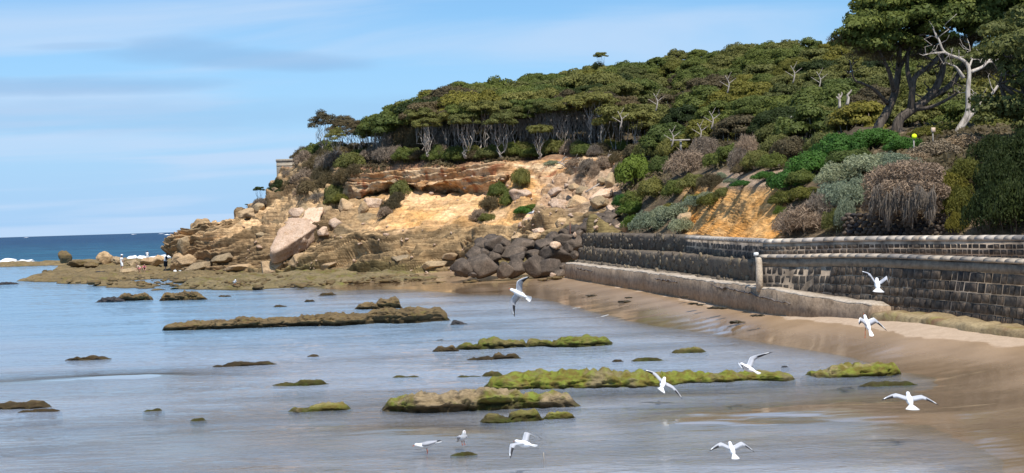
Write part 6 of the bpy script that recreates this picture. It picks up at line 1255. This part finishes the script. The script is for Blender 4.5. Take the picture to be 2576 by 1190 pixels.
# markers under the big trees
def round_marker(px, py, d, r_px, mat, name, label, cat, square=False):
    k = d / F; base = P(px, py + 22, d); e = empty(name, base); tag(e, label, cat); c_ = P(px, py, d) - base
    V, Fc = tube([(0, .0, -.4), (0, 0, c_[2])], [.03, .03], 8); obj('post', mesh('post', V, Fc, MT['timber']), e)
    if square: box('board', c_ + [0, -.04, 0], (r_px * 1.8 * k, .05, r_px * 2 * k), MT[mat], e, 0.25)
    else: V, Fc = tube([(c_[0], c_[1] - .08, c_[2]), (c_[0], c_[1] - .03, c_[2])], [r_px * k, r_px * k * 1.02], 16); obj('disc', mesh('disc', V, Fc, MT[mat]), e)
round_marker(2299, 343, 57.5, 6.2, 'cloth_yellow', 'round_marker', 'small round bright yellow marker among the shrubs under the big trees', 'marker')
round_marker(2347, 327, 60.5, 6.0, 'cloth_sand', 'marker_board', 'small pale square board in the shrubs left of the bleached tree', 'marker', True)
# ------------------------------------------------------------------ surf, foam lines, weed on the sand
def ribbon(name, pts, wd, hgt, label, cat, seed, kind=None, mat='foam', z=None, group=None):
    q = smooth_path([G(x, y, 0.0) for x, y in pts], 14); n = len(q); t = np.gradient(q, axis=0); t /= np.linalg.norm(t, axis=1)[:, None]; nn = np.stack([-t[:, 1], t[:, 0], 0 * t[:, 0]], -1)
    f = np.linspace(0, 1, n); tap = np.sin(np.pi * np.clip(f, .02, .98)) ** .5; m_ = 9; V = []
    for j, a in enumerate(np.linspace(-1, 1, m_)):
        w_ = wd * tap * (1 + 0.7 * fbm(q * 0.9 + j, 2, seed)); zz = hgt * (1 - a * a) * tap * np.clip(0.7 + 0.9 * fbm(q * 1.6 + 3, 3, seed), 0.05, 2); off = 0.3 * wd * fbm(q * 2.0 + 7, 2, seed)
        V.append(q + nn * (a * w_ / 2 + off)[:, None] + np.stack([0 * zz, 0 * zz, zz + (0.03 if z is None else z)], -1))
    V = np.stack(V, 1).reshape(-1, 3); o = obj(name, mesh(name, V, grid_faces(n, m_), MT[mat], True)); return tag(o, label, cat, group, kind)
ribbon('breaking_wave', [(-60, 662), (0, 660), (40, 659), (92, 657)], 4.0, .45, 'white breaking wave on the outer reef at the left edge', 'wave', 3, 'structure')
ribbon('breaking_wave', [(310, 656), (345, 654.5), (380, 653.5)], 4.0, .5, 'white surf line behind the people on the reef', 'wave', 5, 'structure')
ribbon('breaking_wave', [(385, 649), (400, 648), (420, 647.5)], 4.0, .4, 'small white surf left of the headland tip', 'wave', 6, 'structure')
FO = [([(1440,776),(1475,771),(1500,766)],.045),([(1500,800),(1530,792),(1548,784)],.04),([(2060,880),(2110,884),(2150,876)],.03),([(2230,907),(2300,918),(2370,925),(2400,930)],.03)]
for i, (pts, wd) in enumerate(FO): ribbon('foam_line', pts, wd, .006, 'thin white foam line on the water edge, %s of the foam lines' % nth(i + 1), None, 20 + i, 'structure', z=.006)
for i, (x, y) in enumerate(((60, 598), (330, 590), (400, 588.5), (415, 591))):
    ribbon('whitecap', [(x, y), (x + 6, y - .2), (x + 12, y - .4)], 8, .7, 'distant whitecap near the horizon', None, 40 + i, 'structure')
WD = [(1853,812,.16,'round dark weed clump lying on the wet sand below the footing'),(1722,748,.10,'small dark weed scrap near the footing, first of the row'),(1745,765,.13,'thin dark weed strip on the pale sand'),(1762,768,.10,'dark weed scrap right of the thin strip'),(1800,775,.15,'largest dark weed pile against the footing sand'),(1820,777,.10,'weed scrap right of the largest pile'),(1905,795,.12,'thin weed strip at the right end of the footing sand'),(1488,745,.14,'dark weed scrap in the middle of the wet sand'),(1470,750,.10,'weed scrap left of the middle one'),(1570,760,.16,'long dark weed strip pointing at the footing'),(1085,713,.35,'dark stone half buried in the sand before the cliff'),(1112,711,.25,'small dark stone in the sand beside the buried one'),(1185,709,.3,'dark flat stone on the sand below the basalt pile'),(1395,700,.3,'dark flat stone left of the footing corner'),(1365,705,.2,'brown stone on the sand under the flying gull'),(1580,750,.1,'weed scrap above the long strip')]
for i, (x, y, s, lab) in enumerate(WD):
    z0 = max(bed_xy(G(x, y, .2)), 0); p = G(x, y, z0); V0, F0 = ICO[3]; W = V0 * np.array([1.6, .9, .30]) * s * (1 + .5 * fbm(V0 * 1.9 + i, 3, i))[:, None]
    o = obj('weed_clump', mesh('weed_clump', W, F0, MT['weed'] if 'stone' not in lab else MT['brown_rock'], True), None, p + np.array([0, 0, .02])); tag(o, lab, 'weed' if 'stone' not in lab else 'stone')
# thin stick in the front water
a = G(1368, 1162, 0.0); V, Fc = tube([(0, 0, -.1), (.003, 0, .06), (0, 0, .16)], [.008, .007, .005], 6); tag(obj('stick', mesh('stick', V, Fc, MT['timber']), None, a), 'thin stick poking from the front water', 'stick')
